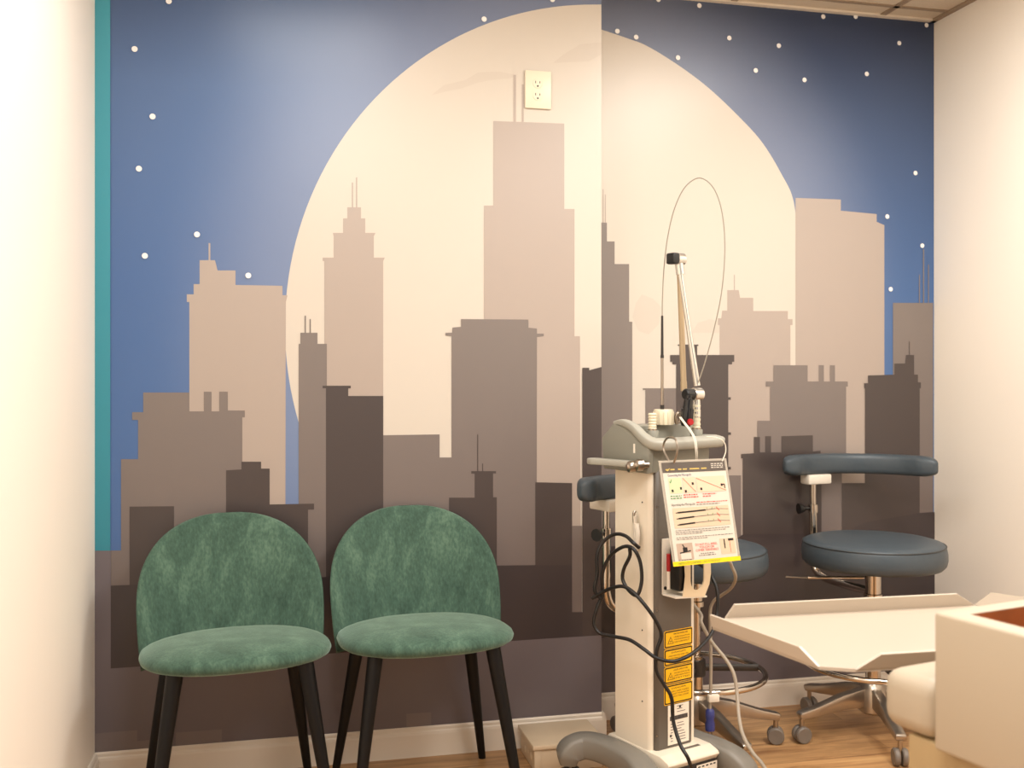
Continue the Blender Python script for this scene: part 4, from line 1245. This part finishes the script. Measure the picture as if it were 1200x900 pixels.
swung_bar = [to_local(*p) for p in ((0.895, 2.885), (0.94, 2.925), (1.005, 2.97), (1.09, 3.005), (1.19, 3.03), (1.29, 3.035), (1.37, 3.02))]
make_stool((1.345, 3.08, 0), RB, 'slate stool mostly hidden behind the laser cart', swung_bar, 0.872, (-1, -0.4), 0.364)

# ------------------------------------------------------------------ right foreground: tray, padded table, lined box
M_tray = mat('warm white enamel', (184, 170, 153), 0.35)
M_pad = mat('cream upholstery', (180, 166, 145), 0.5, bump=0.06, bscale=200)
M_tan = mat('tan laminate', (170, 144, 104), 0.5, noise=0.05, nscale=12, stretch=(1, 1, 0.2))
M_brown = mat('red brown wood', (142, 76, 34), 0.45, noise=0.2, nscale=8, stretch=(1, 6, 1))
ZT = 0.700
floor_t = [Vector(p) for p in ((0.9364, 1.9861, 0.7), (1.5348, 1.9679, 0.7), (1.6122, 1.8422, 0.7), (1.3163, 1.5773, 0.7), (0.9969, 1.5869, 0.7), (0.9422, 1.6158, 0.7), (0.8789, 1.9246, 0.7))]
tr = MB()
tr.prism([(p.x, p.y) for p in floor_t][::-1], ZT - 0.006, ZT, M_tray, smooth=False)
def flange(a, b, out, rise, spread, cut0, cut1):
    """lip standing on floor edge a-b"""
    a, b, out = Vector(a), Vector(b), Vector(out).normalized()
    d = (b - a).normalized()
    p = [a, b, b + out * spread + Vector((0, 0, rise)) - d * cut1, a + out * spread + Vector((0, 0, rise)) + d * cut0]
    n_ = (p[1] - p[0]).cross(p[3] - p[0]).normalized() * 0.005
    vs = [q - n_ * 0.5 for q in p] + [q + n_ * 0.5 for q in p]
    tr.add(vs, [(3, 2, 1, 0), (4, 5, 6, 7), (0, 1, 5, 4), (1, 2, 6, 5), (2, 3, 7, 6), (3, 0, 4, 7)], M_tray)
FT = [Vector((p.x, p.y, ZT)) for p in floor_t]
flange(FT[0], FT[1], (0.2, 1, 0), 0.030, -0.010, 0.018, 0.05)  # back lip leans inward, shaped so its face renders darker
flange(FT[1], FT[2], (1, 0.2, 0), 0.032, 0.010, 0.03, 0.0)
flange(FT[6], FT[5], (-1, -0.12, 0), 0.0245, 0.004, 0.0, 0.045)
flange(FT[4], FT[3], (0.1, -1, 0), 0.028, 0.012, 0.04, 0.0)
tro = tr.build('tray', None, origin=(FT[3].x, FT[3].y, 0))
tag(tro, 'white tray with flared edges reaching out in front of the stools', 'tray')
st = MB()
sq_ = Vector((1.35, 1.7363, 0)) - Vector((FT[3].x, FT[3].y, 0))
st.lathe([(0.14, 0.0), (0.14, 0.018), (0.125, 0.026), (0.03, 0.034), (0.026, 0.05), (0.026, 0.66), (0.06, 0.68), (0.06, ZT - 0.006)], M_alu, 32, M=Matrix.Translation(sq_))
st.build('stand', tro)

E1 = Vector((0.977, 0.2215, 0)); E2 = Vector((0.2215, -0.977, 0))
E1.normalize(); E2.normalize()
def tpoint(base, a, b):
    return base + E1 * a + E2 * b
C0 = Vector((0.9764, 1.4854, 0))
K0 = Vector((0.9952, 1.4347, 0))
ang = math.atan2(E1.y, E1.x)
RT = Matrix.Rotation(ang, 4, 'Z')
# table: tan base + padded top
tab = empty('exam_table', K0, ang)
tag(tab, 'cream padded table with a tan base at the right edge, in the foreground', 'table')
# local frame: x along E1, y along -E2 (away from the camera)
sgn = 1 if (Matrix.Rotation(-ang, 3, 'Z') @ E2).y > 0 else -1
def lb(a, b):   # a along E1, b along E2
    return (a, sgn * b)
tb_ = MB()
for a0_, a1_, b0_, b1_ in ((0.0, 0.55, 0.0, 0.62),):
    (x0, y0), (x1, y1) = lb(a0_, b0_), lb(a1_, b1_)
    tb_.box(((x0 + x1) / 2, (y0 + y1) / 2, 0.32), (abs(x1 - x0), abs(y1 - y0), 0.64), M_tan, 0.004)
tb_.build('base_cabinet', tab)
pd = MB()
off = Matrix.Rotation(-ang, 3, 'Z') @ (C0 - K0)
ca, cbb = off.x, sgn * off.y
(x0, y0), (x1, y1) = lb(ca, cbb), lb(ca + 0.6, cbb + 0.11)
pd.box(((x0 + x1) / 2, (y0 + y1) / 2, 0.688), (abs(x1 - x0), abs(y1 - y0), 0.096), M_pad, 0.028, 5)
pd.build('pad', tab)
# lined open box on the table
B0 = Vector((0.9863, 1.3577, 0))
lbx = empty('open_box', (B0.x, B0.y, 0.642), ang)
tag(lbx, 'thick white open box lined in red brown wood at the right edge', 'box')
W1, W2, H_, T_ = 0.42, 0.5, 0.212, 0.036
out_ = [lb(0, 0), lb(W1, 0), lb(W1, W2), lb(0, W2)]
inn = [lb(T_, T_), lb(W1 - T_, T_), lb(W1 - T_, W2 - T_), lb(T_, W2 - T_)]
b = bmesh.new()
lo = [b.verts.new((p[0], p[1], 0)) for p in out_]
hi = [b.verts.new((p[0], p[1], H_)) for p in out_]
ih = [b.verts.new((p[0], p[1], H_)) for p in inn]
il = [b.verts.new((p[0], p[1], 0.05)) for p in inn]
b.faces.new(lo)
for i in range(4):
    k = (i + 1) % 4
    b.faces.new((lo[i], lo[k], hi[k], hi[i])); b.faces.new((hi[i], hi[k], ih[k], ih[i])); b.faces.new((ih[i], ih[k], il[k], il[i]))
b.faces.new(il)
bmesh.ops.recalc_face_normals(b, faces=b.faces)
bmesh.ops.bevel(b, geom=[e for e in b.edges if e.verts[0] in hi + lo and e.verts[1] in hi + lo], offset=0.006, segments=3, profile=0.5, affect='EDGES')
bo = MB(); bo.bm(b, M_pad, True); bo.build('shell', lbx)
ln_ = MB()
it = [lb(T_ + 0.0005, T_ + 0.0005), lb(W1 - T_ - 0.0005, T_ + 0.0005), lb(W1 - T_ - 0.0005, W2 - T_ - 0.0005), lb(T_ + 0.0005, W2 - T_ - 0.0005)]
vs = [(p[0], p[1], H_ - 0.001) for p in it] + [(p[0], p[1], 0.0515) for p in it]
ln_.add(vs, [(0, 4, 5, 1), (1, 5, 6, 2), (2, 6, 7, 3), (3, 7, 4, 0), (4, 7, 6, 5)], M_brown)
ln_.build('lining', lbx)

# ------------------------------------------------------------------ light
def area(name, loc_, sx, sy, watts, col=(1.0, 0.86, 0.70), rot=(0, 0, 0), spread=PI):
    l = bpy.data.lights.new(name, 'AREA')
    l.shape = 'RECTANGLE'
    l.size, l.size_y = sx, sy
    l.energy = watts
    l.color = col
    l.spread = spread
    o = bpy.data.objects.new(name, l)
    COL.objects.link(o)
    o.location = loc_
    o.rotation_euler = rot
    return o
LC = (1.0, 0.98, 0.945)
area('ceiling_panel_light', (0.14, 2.26, ZC - 0.01), 0.55, 0.5, 11, LC)
area('ceiling_panel_light', (1.75, 1.95, ZC - 0.01), 0.55, 1.1, 34, LC)
area('ceiling_panel_light', (0.3, 0.75, ZC - 0.01), 0.6, 1.2, 36, LC)
area('ceiling_panel_light', (1.6, 0.3, ZC - 0.01), 0.6, 1.2, 39, LC)
w = bpy.data.worlds.new('room ambience')
scene.world = w
w.use_nodes = True
w.node_tree.nodes['Background'].inputs['Color'].default_value = (1.0, 0.98, 0.94, 1)
w.node_tree.nodes['Background'].inputs['Strength'].default_value = 0.45

# ------------------------------------------------------------------ camera
cam = bpy.data.cameras.new('camera')
cam.sensor_width = 36
cam.lens = 36 * 1180 / 1200
cam.shift_y = -10 / 1200
cam.clip_start = 0.05
cam.dof.use_dof = True
cam.dof.focus_distance = 3.0
cam.dof.aperture_fstop = 4.0
co = bpy.data.objects.new('camera', cam)
COL.objects.link(co)
co.location = (0, 0, 1.217)
co.rotation_euler = (PI / 2, 0, -0.2318)
scene.camera = co
scene.view_settings.view_transform = 'Standard'
scene.view_settings.look = 'None'
scene.view_settings.exposure = 0.0
